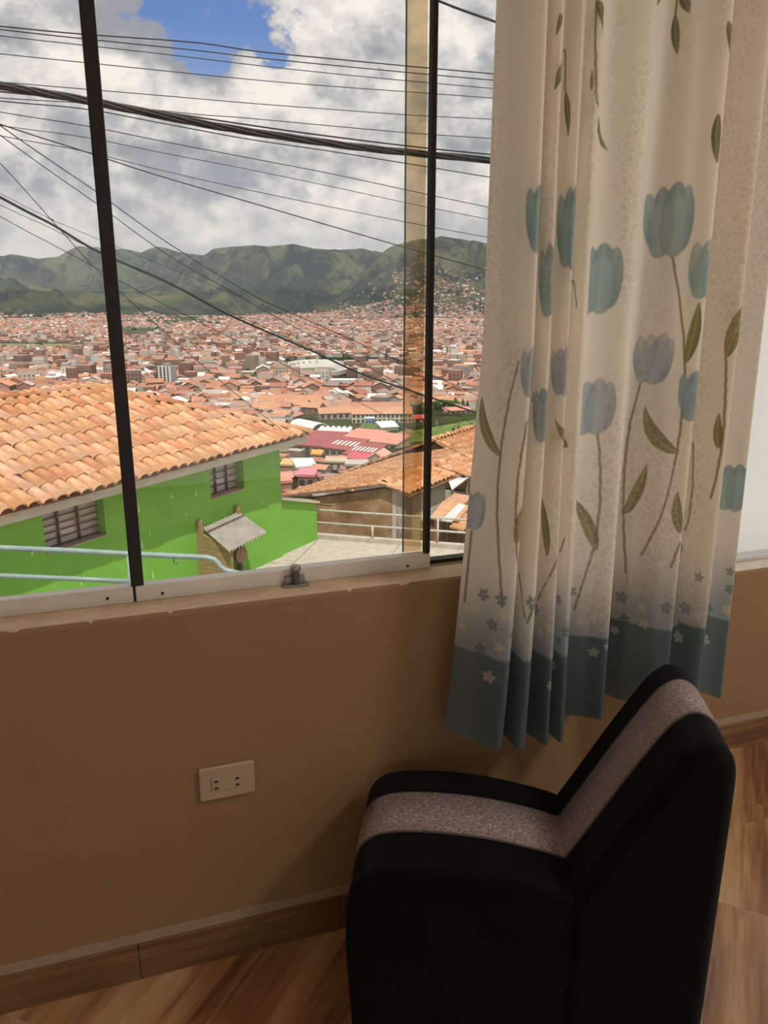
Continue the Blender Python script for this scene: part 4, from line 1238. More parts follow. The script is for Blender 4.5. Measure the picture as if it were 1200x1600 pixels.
def hill_height(d, px, X, Y):
    base = float(ground0(d)); best = base; lay = -1
    cz = crests(px)
    for li, (D, W, L) in enumerate(LAYERS):
        t = (d - D) / W
        if abs(t) >= 1: continue
        amp = cz[li] - base
        if amp <= 0: continue
        sh = 1 - abs(t)
        sh = sh * (0.62 + 0.38 * sh)
        g = noise.ridged_multi_fractal(Vector((X / 620, Y / 1150, li * 7.3)), 0.9, 2.15, 6, 1.0, 2.0) - 1.05
        g2 = noise.noise(Vector((X / 1500, Y / 2400, li * 3.3 + 20)))
        h = base + amp * sh + (amp * 0.85 * g + amp * .4 * g2) * sh * (1 - sh) * (2.6 if t < 0 else .5) + 24 * (g * .4) * sh
        if t < 0: h = min(h, EYE + d * (cz[li] - EYE) / D)
        if h > best: best = h; lay = li
    return best, lay
# ground mesh: a coarse fan for the valley floor and a fine one for the mountains
def fan(dlist, azs, hills):
    V = []
    for d in dlist:
        for a in azs:
            P = FH * d + RT * (d * math.tan(a))
            if hills:
                h, _ = hill_height(d, 600 + FPX / math.cos(PITCH) * math.tan(a), P[0], P[1])
            else: h = float(ground0(d))
            V.append((P[0], P[1], h))
    n_ = len(azs)
    return V, [(i * n_ + j, i * n_ + j + 1, (i + 1) * n_ + j + 1, (i + 1) * n_ + j) for i in range(len(dlist) - 1) for j in range(n_ - 1)]
DNEAR = [20.6, 22, 26, 32, 40, 52, 66, 84, 105, 130, 160, 200, 250, 300, 360, 430, 520, 640, 800, 1000, 1300, 1700, 2200, 2800, 3400, 4000, 4400, 4600]
V1, F1 = fan(DNEAR, np.radians(np.arange(-54, 50.01, 2.0)), False)
AZH = np.radians(np.concatenate([np.arange(-54, -29, .5), np.arange(-29, 10, .12), np.arange(10, 50.1, .5)]))
V2, F2 = fan([4600 + 62 * i for i in range(112)] + [11700, 12500, 13400], AZH, True)
TV = V1 + V2; TF = F1 + [tuple(len(V1) + k for k in f) for f in F2]
def land_mat():
    m, nt, b = new_mat('valley_land')
    geo = N(nt, 'ShaderNodeNewGeometry')
    def nz(sc, det=5, r=0.6):
        mp = N(nt, 'ShaderNodeMapping'); mp.inputs['Scale'].default_value = (sc, sc, sc); nt.links.new(geo.outputs['Position'], mp.inputs[0])
        return noise_node(nt, mp.outputs[0], 1.0, det, r)
    n1 = nz(1 / 900.0); n2 = nz(1 / 220.0); n3 = nz(1 / 60.0, 4)
    n4 = nz(1 / 330.0, 8, .68)
    grass = ramp(nt, n1, [(0.38, (0.034, 0.052, 0.020)), (0.5, (0.105, 0.125, 0.042)), (0.60, (0.185, 0.170, 0.080))])
    dark = ramp(nt, n4, [(0.44, 1.0), (0.53, 0.0)])  # dark patches: woods, plus relief shade put into the colour
    c = mix_col(nt, math_node(nt, 'MULTIPLY', dark, 0.82), grass, (0.012, 0.018, 0.011))
    lite = ramp(nt, n2, [(0.54, 0.0), (0.66, 1.0)])
    c = mix_col(nt, math_node(nt, 'MULTIPLY', lite, 0.6), c, (0.19, 0.21, 0.08))
    pale = ramp(nt, n3, [(0.62, 0.0), (0.70, 1.0)])
    c = mix_col(nt, math_node(nt, 'MULTIPLY', pale, 0.4), c, (0.20, 0.165, 0.10))
    bpn = N(nt, 'ShaderNodeBump'); bpn.inputs['Strength'].default_value = 1.0; bpn.inputs['Distance'].default_value = 220
    nt.links.new(n4, bpn.inputs['Height']); nt.links.new(bpn.outputs[0], b.inputs['Normal'])
    nt.links.new(c, b.inputs['Base Color']); b.inputs['Roughness'].default_value = 1.0; b.inputs['Specular IOR Level'].default_value = 0.05
    return m
me = bpy.data.meshes.new('valley_and_mountains'); me.from_pydata(TV, [], TF); me.materials.append(land_mat())
me.polygons.foreach_set('use_smooth', [True] * len(me.polygons))
land = bpy.data.objects.new('valley_and_mountains', me); COL.objects.link(land); struct(land)
def tpos(px, py):
    """point of the valley floor seen at a pixel row"""
    ys = [r[0] for r in ROWS][::-1]; dd = [r[1] for r in ROWS][::-1]
    d = math.exp(np.interp(py, ys, np.log(dd)))
    r = ray(px, py); return CAM + r * (d / float(r @ FH)), d
def gz(P): return float(ground0(float(np.asarray(P)[:2] @ FH[:2])))

# grass fields, pitch and airfield strip
def field(name, label, pts, m, cat='field', lift=.5):
    P = [tpos(*p)[0] for p in pts]; c = np.mean(P, 0)
    m3 = MB(); n_ = 6
    # subdivide between the near and far edge so that the sheet follows the slope
    top, bot = pts[:2], pts[2:][::-1]
    rows = []
    for i in range(n_ + 1):
        t = i / n_; row = []
        for j in range(7):
            s_ = j / 6
            a = np.array(top[0]) * (1 - s_) + np.array(top[1]) * s_; b = np.array(bot[0]) * (1 - s_) + np.array(bot[1]) * s_
            q = a * (1 - t) + b * t; row.append(tpos(*q)[0] + Z * lift)
        rows.append(row)
    for i in range(n_):
        for j in range(6): m3.poly([rows[i + 1][j], rows[i + 1][j + 1], rows[i][j + 1], rows[i][j]])
    o = m3.build(name, m, None, True, org=c)
    sd = o.modifiers.new('t', 'SOLIDIFY'); sd.thickness = .4; sd.offset = -1
    return tag(o, label, cat)
M_lawn = mottled('meadow_grass', [(0.3, (0.10, 0.17, 0.035)), (0.7, (0.19, 0.27, 0.07))], .06)
M_lawn2 = mottled('pitch_grass', [(0.3, (0.085, 0.14, 0.04)), (0.7, (0.12, 0.19, 0.055))], .08)
M_lawn3 = mottled('pale_airfield_grass', [(0.3, (0.22, 0.22, 0.10)), (0.7, (0.30, 0.29, 0.15))], .01)
M_dirt = mottled('dirt_track', [(0.3, (0.30, 0.19, 0.13)), (0.7, (0.40, 0.27, 0.19))], .1)
field('meadow', 'bright green sloping meadow beyond the clay roofs, beside the curtain', [(640, 676), (800, 646), (800, 690), (600, 692)], M_lawn)
field('football_pitch', 'green football pitch below the orange roofed school', [(566, 661), (616, 667), (600, 684), (556, 678)], M_lawn2, 'pitch')
field('grass_plot', 'small green lawn with trees beside the frosted hillside curtain edge', [(690, 624), (800, 628), (800, 642), (690, 640)], M_lawn) if False else field('grass_plot', 'small green lawn among trees, right of the thin black mullion', [(690, 626), (800, 630), (800, 645), (690, 641)], M_lawn)
field('airfield_strip', 'long pale green airfield strip across the far town', [(-160, 538), (132, 539), (128, 544), (-160, 545)], M_lawn3, lift=3)
field('dirt_track', 'reddish dirt track running along the green meadow', [(596, 688), (640, 672), (646, 676), (606, 692)], M_dirt, 'track', lift=.7)

# ------------------------------------------------------------------ town
WALLC = [(.28, .155, .115), (.33, .21, .155), (.42, .31, .23), (.68, .64, .58), (.52, .46, .39), (.25, .17, .14), (.36, .33, .32), (.56, .46, .38)]
ROOFC = [(.46, .22, .14), (.54, .28, .17), (.40, .17, .12), (.38, .25, .20), (.48, .40, .35), (.50, .24, .20), (.70, .69, .67), (.30, .23, .20)]
WALLC = [tuple(x * .88 for x in c) for c in WALLC]; ROOFC = [tuple(x * .88 for x in c) for c in ROOFC]
WALLM = [mat('town_wall', c, .85, .12, .6, which='Object') for c in WALLC]
ROOFM = [mat('town_roof', c, .85, .15, .5) for c in ROOFC]
M_winband = mat('window_dark', (0.05, 0.055, 0.065), 0.3, 0.2, 3)
def px_scale(P): return FPX / float((np.asarray(P) - CAM) @ FW)
KEEP_OUT = [(548, 622, 656, 694), (600, 800, 640, 698), (-200, 134, 535, 547), (455, 560, 645, 690), (545, 665, 632, 668), (430, 640, 680, 745), (438, 546, 562, 592), (236, 276, 570, 612), (510, 575, 590, 616), (330, 352, 590, 616), (372, 422, 588, 602)]
def blocked(x, y): return any(a < x < b and c < y < d for a, b, c, d in KEEP_OUT)
bl = []
d = 330.0
while d < 5400:
    w_av = 9.5 + min(4.0, d / 900) if d > 620 else 6.2 + (d - 330) / 290 * 3.5
    half = d * 0.60
    x = -half
    row_j = RNG.uniform(-.3, .3)
    while x < d * 0.30:
        w = w_av * RNG.uniform(.65, 1.5)
        P = FH * (d + RNG.uniform(-3, 3)) + RT * (x + w / 2)
        x += w + RNG.choice([.3, 1.0, 4.0], p=[.55, .33, .12])
        if d > 4300 and RNG.random() < (d - 4300) / 1100 * .7: continue
        P[2] = gz(P)
        if d > 4600: P[2] = hill_height(d, 600 + FPX / math.cos(PITCH) * (float(P @ RT) / d), P[0], P[1])[0] - 1
        if d > 4600 and P[2] > gz(P) + 25 and float(P @ RT) / d < -.10: continue
        u_, v_, _w = project(P)
        if blocked(u_, v_): continue
        green = noise.noise(Vector((P[0] / 260, P[1] / 420, 3.0)))
        if green > (.42 if d < 1500 else .30): continue
        tall = RNG.random() < .10 and 600 < d < 2600
        h = RNG.uniform(4.0, 8.5) + (RNG.uniform(5, 12) if tall else 0)
        if d < 560: h = RNG.uniform(2.6, 4.8)
        bl.append((P, w, w * RNG.uniform(.7, 1.3), h, RNG.normal(0, .16) + .5 * noise.noise(Vector((P[0] / 500, P[1] / 500, 9.0))), int(RNG.choice(8, p=[.22, .18, .13, .17, .12, .08, .05, .05])), int(RNG.choice(8, p=[.22, .20, .13, .12, .11, .06, .08, .08])), (not tall) and RNG.random() < .62))
    d += (11.5 + min(26, d / 130)) * (.72 if d < 620 else 1) * RNG.uniform(.85, 1.15)
# houses climb the foot of the right-hand hills
for k in range(2600):
    px = RNG.uniform(380, 900); lim = np.interp(px, [380, 480, 560, 640, 757, 900], [497, 492, 480, 466, 452, 445])
    dd_ = RNG.uniform(4700, 5650); P = FH * dd_ + RT * (dd_ * math.tan(math.atan((px - 600) / FPX * math.cos(PITCH))))
    px2 = px; h_, _ = hill_height(dd_, px2, P[0], P[1]); P[2] = h_ - 1
    if RNG.random() < (dd_ - 4700) / 1100 * .75: continue
    bl.append((P, RNG.uniform(9, 16), RNG.uniform(9, 14), RNG.uniform(5, 9), RNG.uniform(-.5, .5), int(RNG.choice(8, p=[.3, .25, .17, .04, .06, .10, .04, .04])), int(RNG.choice(8, p=[.30, .22, .18, .14, .04, .06, .01, .05])), RNG.random() < .5))
def house_geo(w, l, h, gable):
    x, y = w / 2, l / 2
    base = [(-x, -y, -3), (x, -y, -3), (x, y, -3), (-x, y, -3), (-x, -y, h), (x, -y, h), (x, y, h), (-x, y, h)]
    W = [(0, 1, 5, 4), (1, 2, 6, 5), (2, 3, 7, 6), (3, 0, 4, 7)]
    if gable:
        r = h + min(w, l) * .24; e = .45
        if w >= l:
            rv = [(-x - e, -y - e, h - .12), (x + e, -y - e, h - .12), (x + e, 0, r), (-x - e, 0, r), (x + e, y + e, h - .12), (-x - e, y + e, h - .12)]
            base += [(-x, 0, r - .1), (x, 0, r - .1)]; W += [(5, 6, 9), (7, 4, 8)]
        else:
            rv = [(x + e, -y - e, h - .12), (x + e, y + e, h - .12), (0, y + e, r), (0, -y - e, r), (-x - e, y + e, h - .12), (-x - e, -y - e, h - .12)]
            base += [(0, -y, r - .1), (0, y, r - .1)]; W += [(4, 5, 8), (6, 7, 9)]
        RF = [(0, 1, 2, 3), (3, 2, 4, 5)]
    else:
        p = .5
        rv = [(-x, -y, h + p), (x, -y, h + p), (x, y, h + p), (-x, y, h + p), (-x + .25, -y + .25, h), (x - .25, -y + .25, h), (x - .25, y - .25, h), (-x + .25, y - .25, h)]
        rv = [(-x, -y, h), (x, -y, h), (x, y, h), (-x, y, h)]
        RF = [(0, 1, 2, 3)]
    return base, W, rv, RF
# which of them show largest: those are houses of their own
def roofline(x):            # picture rows hidden by the nearer houses
    return np.interp(x, [-200, 0, 150, 310, 480, 500, 520, 560, 640, 703, 760], [596, 596, 588, 622, 658, 770, 752, 735, 703, 682, 700])
size = []
for (P, w, l, h, rot, wc, rc, gb) in bl:
    u_, v_, wd = project(P + Z * h); s_ = FPX / wd
    vis = 0 < u_ < 760 and v_ < roofline(u_) - 2
    size.append(w * (h + 2) * s_ * s_ if vis else 0)
order = np.argsort(-np.array(size))
single = set(int(i) for i in order[:258])
ROOFWORD = ['terracotta', 'orange', 'dark red', 'brown', 'beige', 'pinkish', 'pale metal', 'dark brown']
WALLWORD = ['brick-red', 'brown', 'tan', 'white', 'cream', 'dark brown', 'grey', 'pale pink']
def town_house(P, w, l, h, rot, wc, rc, gb):
    root = empty('town_house', P); root.rotation_euler = (0, 0, rot - YAW)
    tall_ = 'tall ' if h > 9 else ''
    tag(root, '%s%s-walled house with a %s %s roof in the valley town' % (tall_, WALLWORD[wc], ROOFWORD[rc], 'pitched' if gb else 'flat'), 'house', '%s%s houses with %s %s roofs in the town' % (tall_, WALLWORD[wc], ROOFWORD[rc], 'pitched' if gb else 'flat'))
    base, W, rv, RF = house_geo(w, l, h, gb)
    for nm, v, f, m in (('wall', base, W, WALLM[wc]), ('roof', rv, RF, ROOFM[rc])):
        me_ = bpy.data.meshes.new(nm); me_.from_pydata(v, [], f); me_.materials.append(m)
        o = bpy.data.objects.new(nm, me_); COL.objects.link(o); o.parent = root
        if nm == 'roof':
            sd = o.modifiers.new('t', 'SOLIDIFY'); sd.thickness = .18; sd.offset = 0
    if px_scale(P) * w > 13:
        m3 = MB(); st = max(1, int(h / 2.9)); nw = max(2, int(w / 2.6))
        for s_ in range(st):
            for k in range(nw):
                cx = -w / 2 + w * (k + .5) / nw; cz = 1.5 + s_ * 2.8
                if cz + .7 > h: continue
                m3.box((cx - .5, -l / 2 - .06, cz - .55), (cx + .5, -l / 2 + .02, cz + .6))
        nl = max(2, int(l / 3))
        for s_ in range(st):
            for k in range(nl):
                cy = -l / 2 + l * (k + .5) / nl; cz = 1.5 + s_ * 2.8
                if cz + .7 > h: continue
                m3.box((-w / 2 - .06, cy - .5, cz - .55), (-w / 2 + .02, cy + .5, cz + .6)); m3.box((w / 2 - .02, cy - .5, cz - .55), (w / 2 + .06, cy + .5, cz + .6))
        if m3.v:
            me_ = bpy.data.meshes.new('windows'); me_.from_pydata(m3.v, [], m3.f); me_.materials.append(M_winband)
            o = bpy.data.objects.new('windows', me_); COL.objects.link(o); o.parent = root; o['kind'] = 'stuff'
    return root
Vs, Fs, Cs = [], [], []
nv = 0
for i, (P, w, l, h, rot, wc, rc, gb) in enumerate(bl):
    if i in single:
        town_house(P, w, l, h, rot, wc, rc, gb); continue
    base, W, rv, RF = house_geo(w, l, h, gb)
    c_, s_ = math.cos(rot - YAW), math.sin(rot - YAW)
    A = np.array(base + rv); A = np.stack([A[:, 0] * c_ - A[:, 1] * s_, A[:, 0] * s_ + A[:, 1] * c_, A[:, 2]], -1) + P
    Vs.append(A); nb = len(base)
    jit = RNG.uniform(.82, 1.2)
    for f in W: Fs.append(tuple(nv + k for k in f)); Cs.append(np.array(WALLC[wc]) * jit)
    for f in RF: Fs.append(tuple(nv + nb + k for k in f)); Cs.append(np.array(ROOFC[rc]) * jit)
    nv += len(A)
me = bpy.data.meshes.new('distant_town'); me.from_pydata(np.concatenate(Vs).tolist(), [], Fs)
ca = me.color_attributes.new('paint', 'FLOAT_COLOR', 'CORNER')
cnt = np.array([len(f) for f in Fs]); cc = np.repeat(np.concatenate([np.array(Cs), np.ones((len(Cs), 1))], 1), cnt, 0)
ca.data.foreach_set('color', cc.ravel())
m, nt, b = new_mat('distant_town_paint'); a_ = N(nt, 'ShaderNodeAttribute'); a_.attribute_name = 'paint'
nt.links.new(a_.outputs['Color'], b.inputs['Base Color']); b.inputs['Roughness'].default_value = .9; b.inputs['Specular IOR Level'].default_value = .1
me.materials.append(m)
town = bpy.data.objects.new('distant_town', me); COL.objects.link(town)
tag(town, 'countless brick and terracotta houses filling the far valley', 'town', kind='stuff')

# ------------------------------------------------------------------ buildings that stand out of the town
def site(px, py):
    P, d_ = tpos(px, py); return P
def frame_at(P, rot):
    a = rot - YAW
    return (np.array([math.cos(a), math.sin(a), 0]), np.array([-math.sin(a), math.cos(a), 0]), Z)
def mpp(P): return 1.0 / px_scale(P)
M_cwhite = mat('white_render', (0.70, 0.69, 0.66), .7, .06, .5); M_cgrey = mat('grey_render', (0.30, 0.29, 0.28), .7, .1, .5)
M_maroon = mat('maroon_metal_roof', (0.30, 0.075, 0.075), .6, .15, .4); M_crim = mat('crimson_metal_roof', (0.50, 0.09, 0.12), .6, .12, .4)
M_salmon = mat('salmon_metal_roof', (0.58, 0.24, 0.18), .6, .1, .4); M_sky = mat('translucent_roof_sheet', (0.66, 0.62, 0.58), .5, .1, .4)
M_beige = mat('beige_render', (0.46, 0.36, 0.26), .85, .12, .4); M_orange = mat('orange_canvas', (0.80, 0.20, 0.06), .7, .1, .4)
M_cream = mat('cream_render', (0.62, 0.54, 0.36), .8, .1, .5); M_blue = mat('blue_mural', (0.20, 0.42, 0.66), .7, .15, .4)
M_brickm = mat('brick_wall', (0.33, 0.17, 0.11), .85, .15, .5)
M_orsheet = ROOFM[1]
# striped tower
P = site(257, 611); ax = frame_at(P, -.25); k = mpp(P)
tw = tag(empty('striped_tower', P), 'tall apartment tower with white vertical stripes, the highest in the town', 'building')
W_, H_ = 24 * k, 38 * k
m2 = MB(); m2.box((-W_ / 2, 0, -4), (W_ / 2, W_ * .8, H_), ax, P); m2.build('tower_block', M_cgrey, tw)
for q in (-.28, -.02, .24, .48):
    m2 = MB(); m2.box((W_ * q - W_ * .05, -.7, 0), (W_ * q + W_ * .05, .1, H_), ax, P); m2.build('white_pier', M_cwhite, tw)
m2 = MB(); m2.box((-W_ * .1, W_ * .2, H_), (W_ * .3, W_ * .6, H_ + 4 * k), ax, P); m2.build('lift_house', M_cgrey, tw)
for s_ in range(10):
    m2 = MB(); m2.box((-W_ * .49, -.25, H_ * (s_ + .3) / 10), (W_ * .49, .1, H_ * (s_ + .65) / 10), ax, P); m2.build('window_row', M_winband, tw)
# stadium
P = site(492, 588); ax = frame_at(P, .05); k = mpp(P)
sta = tag(empty('stadium', P), 'oval stadium with pale tiered stands in the middle of the town', 'stadium')
m2 = MB(); Rx, Ry = 54 * k, 78 * k; seg = 48; prof = [(1.0, 0), (1.0, 9 * k), (.92, 10 * k), (.80, 6 * k), (.70, 3 * k), (.64, 1.0 * k)]
cen = P + ax[1] * Ry * .9
for fr_, hh in prof:
    for j in range(seg):
        a = 2 * math.pi * j / seg
        m2.v.append(tuple(cen + ax[0] * math.cos(a) * Rx * fr_ + ax[1] * math.sin(a) * Ry * fr_ + Z * (hh * (1.35 if math.sin(a) > .1 else .75))))
for i in range(len(prof) - 1):
    for j in range(seg): m2.f.append((i * seg + j, i * seg + (j + 1) % seg, (i + 1) * seg + (j + 1) % seg, (i + 1) * seg + j))
m2.build('stand', mat('stadium_concrete', (0.47, 0.46, 0.43), .8, .15, .03), sta)
m2 = MB(); m2.poly([tuple(cen + ax[0] * math.cos(2 * math.pi * j / seg) * Rx * .64 + ax[1] * math.sin(2 * math.pi * j / seg) * Ry * .64 + Z * 1.0 * k) for j in range(seg)]); m2.build('playing_field', M_lawn2, sta)
m2 = MB()
for j in range(10, 40, 2):
    a = 2 * math.pi * j / seg + .3
    p = cen + ax[0] * math.cos(a) * Rx * .84 + ax[1] * math.sin(a) * Ry * .84
    m2.box((-.6 * k, -4 * k, 5 * k), (.6 * k, 4 * k, 11 * k), (np.array([-math.sin(a), math.cos(a), 0]), np.array([math.cos(a), math.sin(a), 0]), Z), p)
o = m2.build('stair_aisles', M_cgrey, sta); o['kind'] = 'stuff'
# generic block building
def block(name, label, cat, px0, px1, base, hpx, deep, m, rot=0.0, roof=None, roof_m=None, cols=0, floors=1, wm=None, slant=0.0):
    P = site((px0 + px1) / 2, base); k = mpp(P); ax = frame_at(P, rot); w = (px1 - px0) * k / max(.6, math.cos(rot)); h = hpx * k; dp = deep * k
    root = tag(empty(name, P), label, cat)
    m3 = MB(); m3.box((-w / 2, 0, -4), (w / 2, dp, h), ax, P); m3.build('wall', m, root)
    ov_ = 1.2 * k
    if roof == 'gable':
        r = min(dp, w) * .28
        m3 = MB()
        pt = lambda x, y, z: P + ax[0] * x + ax[1] * y + Z * z
        if w > dp:
            for s1, s2 in ((-1, 0), (1, 0)):
                y0 = -ov_ if s1 < 0 else dp + ov_
                m3.poly([pt(-w / 2 - ov_, y0, h - .2), pt(w / 2 + ov_, y0, h - .2), pt(w / 2 + ov_, dp / 2, h + r), pt(-w / 2 - ov_, dp / 2, h + r)][::-s1])
            for sx in (-1, 1):
                m4 = MB(); m4.poly([pt(sx * w / 2, 0, h), pt(sx * w / 2, dp, h), pt(sx * w / 2, dp / 2, h + r)]); m4.build('gable', m, root)
        else:
            for s1 in (-1, 1):
                m3.poly([pt(s1 * (w / 2 + ov_), -ov_, h - .2), pt(s1 * (w / 2 + ov_), dp + ov_, h - .2), pt(0, dp + ov_, h + r), pt(0, -ov_, h + r)][::s1])
            m4 = MB(); m4.poly([pt(-w / 2, 0, h), pt(w / 2, 0, h), pt(0, 0, h + r)]); m4.build('gable', roof_m, root)
        o = m3.build('roof', roof_m, root); sd = o.modifiers.new('t', 'SOLIDIFY'); sd.thickness = .3
    elif roof == 'shed':
        m3 = MB(); pt = lambda x, y, z: P + ax[0] * x + ax[1] * y + Z * z
        lo4 = [pt(-w / 2 - ov_, -ov_, h), pt(w / 2 + ov_, -ov_, h), pt(w / 2 + ov_, dp + ov_, h + slant * k), pt(-w / 2 - ov_, dp + ov_, h + slant * k)]
        m3.hexa(lo4, [p + Z * .4 for p in lo4]); m3.build('roof', roof_m, root)
    elif roof == 'flat':
        m3 = MB(); m3.box((-w / 2 - ov_ * .4, -ov_ * .4, h), (w / 2 + ov_ * .4, dp + ov_ * .4, h + 1.2 * k), ax, P); m3.build('roof', roof_m or m, root)
    for f_ in range(floors):
        for c in range(cols):
            cx = -w / 2 + w * (c + .5) / cols; cw = w / cols * .30; z0 = h * (f_ + .28) / floors; z1 = h * (f_ + .80) / floors
            m3 = MB(); m3.box((cx - cw, -.25, z0), (cx + cw, .1, z1), ax, P); m3.build('window', wm or M_winband, root)
    return root, P, ax, k, w, h, dp
block('colonnade_building', 'white building with tall dark windows between piers, in front of the stadium', 'building', 516, 566, 611, 16, 22, M_cwhite, .0, 'flat', M_cwhite, 9, 1)
block('white_block', 'narrow white building with dark windows just above the green house roof', 'building', 338, 352, 614, 20, 12, M_cwhite, .2, 'flat', M_cwhite, 2, 3)
block('brick_block', 'plain brown brick block beside the narrow white building', 'building', 312, 336, 615, 18, 14, M_brickm, .2, 'flat', M_brickm, 4, 2)
block('long_brick_building', 'long orange brick building with a pale blue-grey flat roof', 'building', 272, 322, 612, 13, 24, mat('orange_brick', (.46, .24, .14), .85), .1, 'flat', mat('bluegrey_sheet', (.50, .54, .56), .5), 9, 1)
block('far_white_block', 'white slab block left of the black mullion', 'building', 105, 124, 572, 13, 12, M_cwhite, .3, 'flat', M_cgrey, 3, 2)
block('pale_block', 'pale block in the far town, near the wooded strip', 'building', 243, 252, 536, 10, 8, M_cwhite, .1, 'flat', M_cwhite, 2, 2)
block('cream_gabled_hall', 'cream hall with a pink roof near the white colonnade', 'hall', 452, 480, 620, 10, 22, M_beige, .2, 'gable', mat('pale_pink_roof', (.60, .33, .27), .8), 4, 1)
# long orange-roofed buildings and the school
block('orange_roofed_row', 'long building row with an orange tiled roof left of the school', 'building', 402, 500, 641, 12, 34, M_cream, -.12, 'gable', ROOFM[1], 12, 1)
block('second_orange_row', 'shorter orange roofed row just in front of the long row', 'building', 500, 556, 655, 10, 26, M_beige, .25, 'gable', ROOFM[1], 6, 1)
block('school', 'cream school with an orange roof and a blue mural above the pitch', 'school', 550, 644, 661, 15, 30, M_cream, .06, 'gable', ROOFM[1], 14, 2)
block('school_wing', 'long orange roofed wing behind the cream school', 'school', 528, 640, 645, 8, 26, M_cream, .03, 'gable', ROOFM[0], 14, 1)
rt, P, ax, k, w, h, dp = block('mural_house', 'small house with a blue painted front beside the school', 'house', 571, 585, 663, 9, 10, M_blue, .06, 'flat', M_cwhite, 3, 1)
block('white_tent_roof_hall', 'hall with a bright white roof right of the football pitch', 'hall', 596, 622, 672, 4, 24, M_beige, .35, 'shed', M_cwhite, 0, 1, slant=5)
block('red_roofed_stand', 'low building with a red roof beyond the meadow', 'building', 696, 736, 646, 4, 14, M_beige, .3, 'shed', M_salmon, 5, 1, slant=3)
block('red_roofed_shed', 'low red roofed shed beside the white-roofed hall', 'shed', 628, 668, 660, 5, 14, M_beige, .35, 'shed', M_crim, 4, 1, slant=3)
# maroon market halls
M_list = [('market_hall', 'wide maroon metal roofed market hall nearest the green house', 462, 512, 705, 7, 46, M_maroon, -.35, 5), ('market_hall', 'dark maroon roofed hall behind the orange awning', 474, 530, 692, 6, 40, M_maroon, -.30, 4),
          ('skylit_hall', 'crimson roofed hall with rows of pale skylights', 505, 548, 712, 9, 52, M_maroon, -.55, 9), ('skylit_hall', 'second skylit maroon hall, nearer the beige gabled house', 536, 574, 722, 9, 56, M_maroon, -.55, 9),
          ('salmon_hall', 'salmon pink roofed hall behind the skylit halls', 534, 580, 694, 7, 48, M_salmon, -.5, 7), ('salmon_hall', 'second salmon pink roofed hall, right beside the beige gabled house', 572, 620, 700, 7, 46, M_salmon, -.5, 7)]
for nm, lb, a, b_, base, hp, dp_, rm, rot, sl_ in M_list:
    rt, P, ax, k, w, h, dp = block(nm, lb, 'hall', a, b_, base, hp, dp_, M_beige, rot, 'shed', rm, 4, 1, slant=sl_)
    if nm == 'skylit_hall':
        for q in range(6):
            t = -.40 + .16 * q
            lo4 = [P + ax[0] * w * (t + dx_) + ax[1] * dp * yy + Z * (h + sl_ * k * yy + .45) for dx_, yy in ((0, .28), (.07, .28), (.07, .62), (0, .62))]
            m3 = MB(); m3.hexa(lo4, [p + Z * .15 for p in lo4]); m3.build('skylight', M_sky, rt)
block('crimson_lean_to', 'bright crimson roofed lean-to in front of the skylit halls', 'shed', 540, 574, 728, 9, 20, M_beige, -.5, 'shed', M_crim, 2, 1, slant=6)
block('gabled_house', 'beige gabled house with a dark red gable behind the adobe roof', 'house', 574, 600, 738, 24, 40, M_beige, -.32, 'gable', mat('dusty_pink_roof', (.56, .33, .26), .8), 2, 1)
block('orange_awning_stall', 'market stall under a bright orange awning beside the green wall', 'stall', 436, 456, 706, 9, 10, M_beige, -.1, 'shed', M_orange, 0, 1, slant=4)
block('small_awning_stall', 'small stall under a yellow-orange awning among the market sheds', 'stall', 486, 502, 716, 5, 12, M_brickm, -.2, 'shed', mat('yellow_orange_sheet', (.75, .30, .08), .7), 0, 1, slant=4)
block('tan_roofed_shed', 'round-edged tan roofed shed beside the green wall', 'shed', 438, 458, 736, 8, 18, M_brickm, -.2, 'shed', mat('tan_sheet', (.62, .36, .16), .8), 0, 1, slant=5)
block('white_roofed_shed', 'shed with pale metal roof sheets in the market lane', 'shed', 464, 494, 738, 7, 26, M_beige, .35, 'shed', M_tinw, 0, 1, slant=7)
block('pink_roofed_house', 'brick house with a raspberry pink roof just left of the adobe roof', 'house', 466, 492, 762, 17, 18, M_brickm, -.15, 'shed', mat('raspberry_sheet', (.62, .20, .24), .7), 2, 1, slant=6)
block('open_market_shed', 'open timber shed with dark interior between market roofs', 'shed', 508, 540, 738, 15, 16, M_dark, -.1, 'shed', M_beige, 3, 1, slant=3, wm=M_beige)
block('red_tin_shed', 'faded red tin roofed shed right next to the green wall', 'shed', 438, 456, 764, 9, 22, M_brickm, .4, 'shed', M_salmon, 0, 1, slant=7)
block('brown_brick_house', 'brown brick house with a grey roof in front of the open shed', 'house', 540, 574, 742, 14, 16, M_brickm, -.1, 'shed', M_tin, 2, 1, slant=4)
block('grey_roofed_house', 'house with a bleached roof at the edge of the meadow', 'house', 738, 764, 712, 14, 20, M_beige, .2, 'shed', mat('bleached_tile', (.62, .52, .42), .8), 0, 1, slant=8)
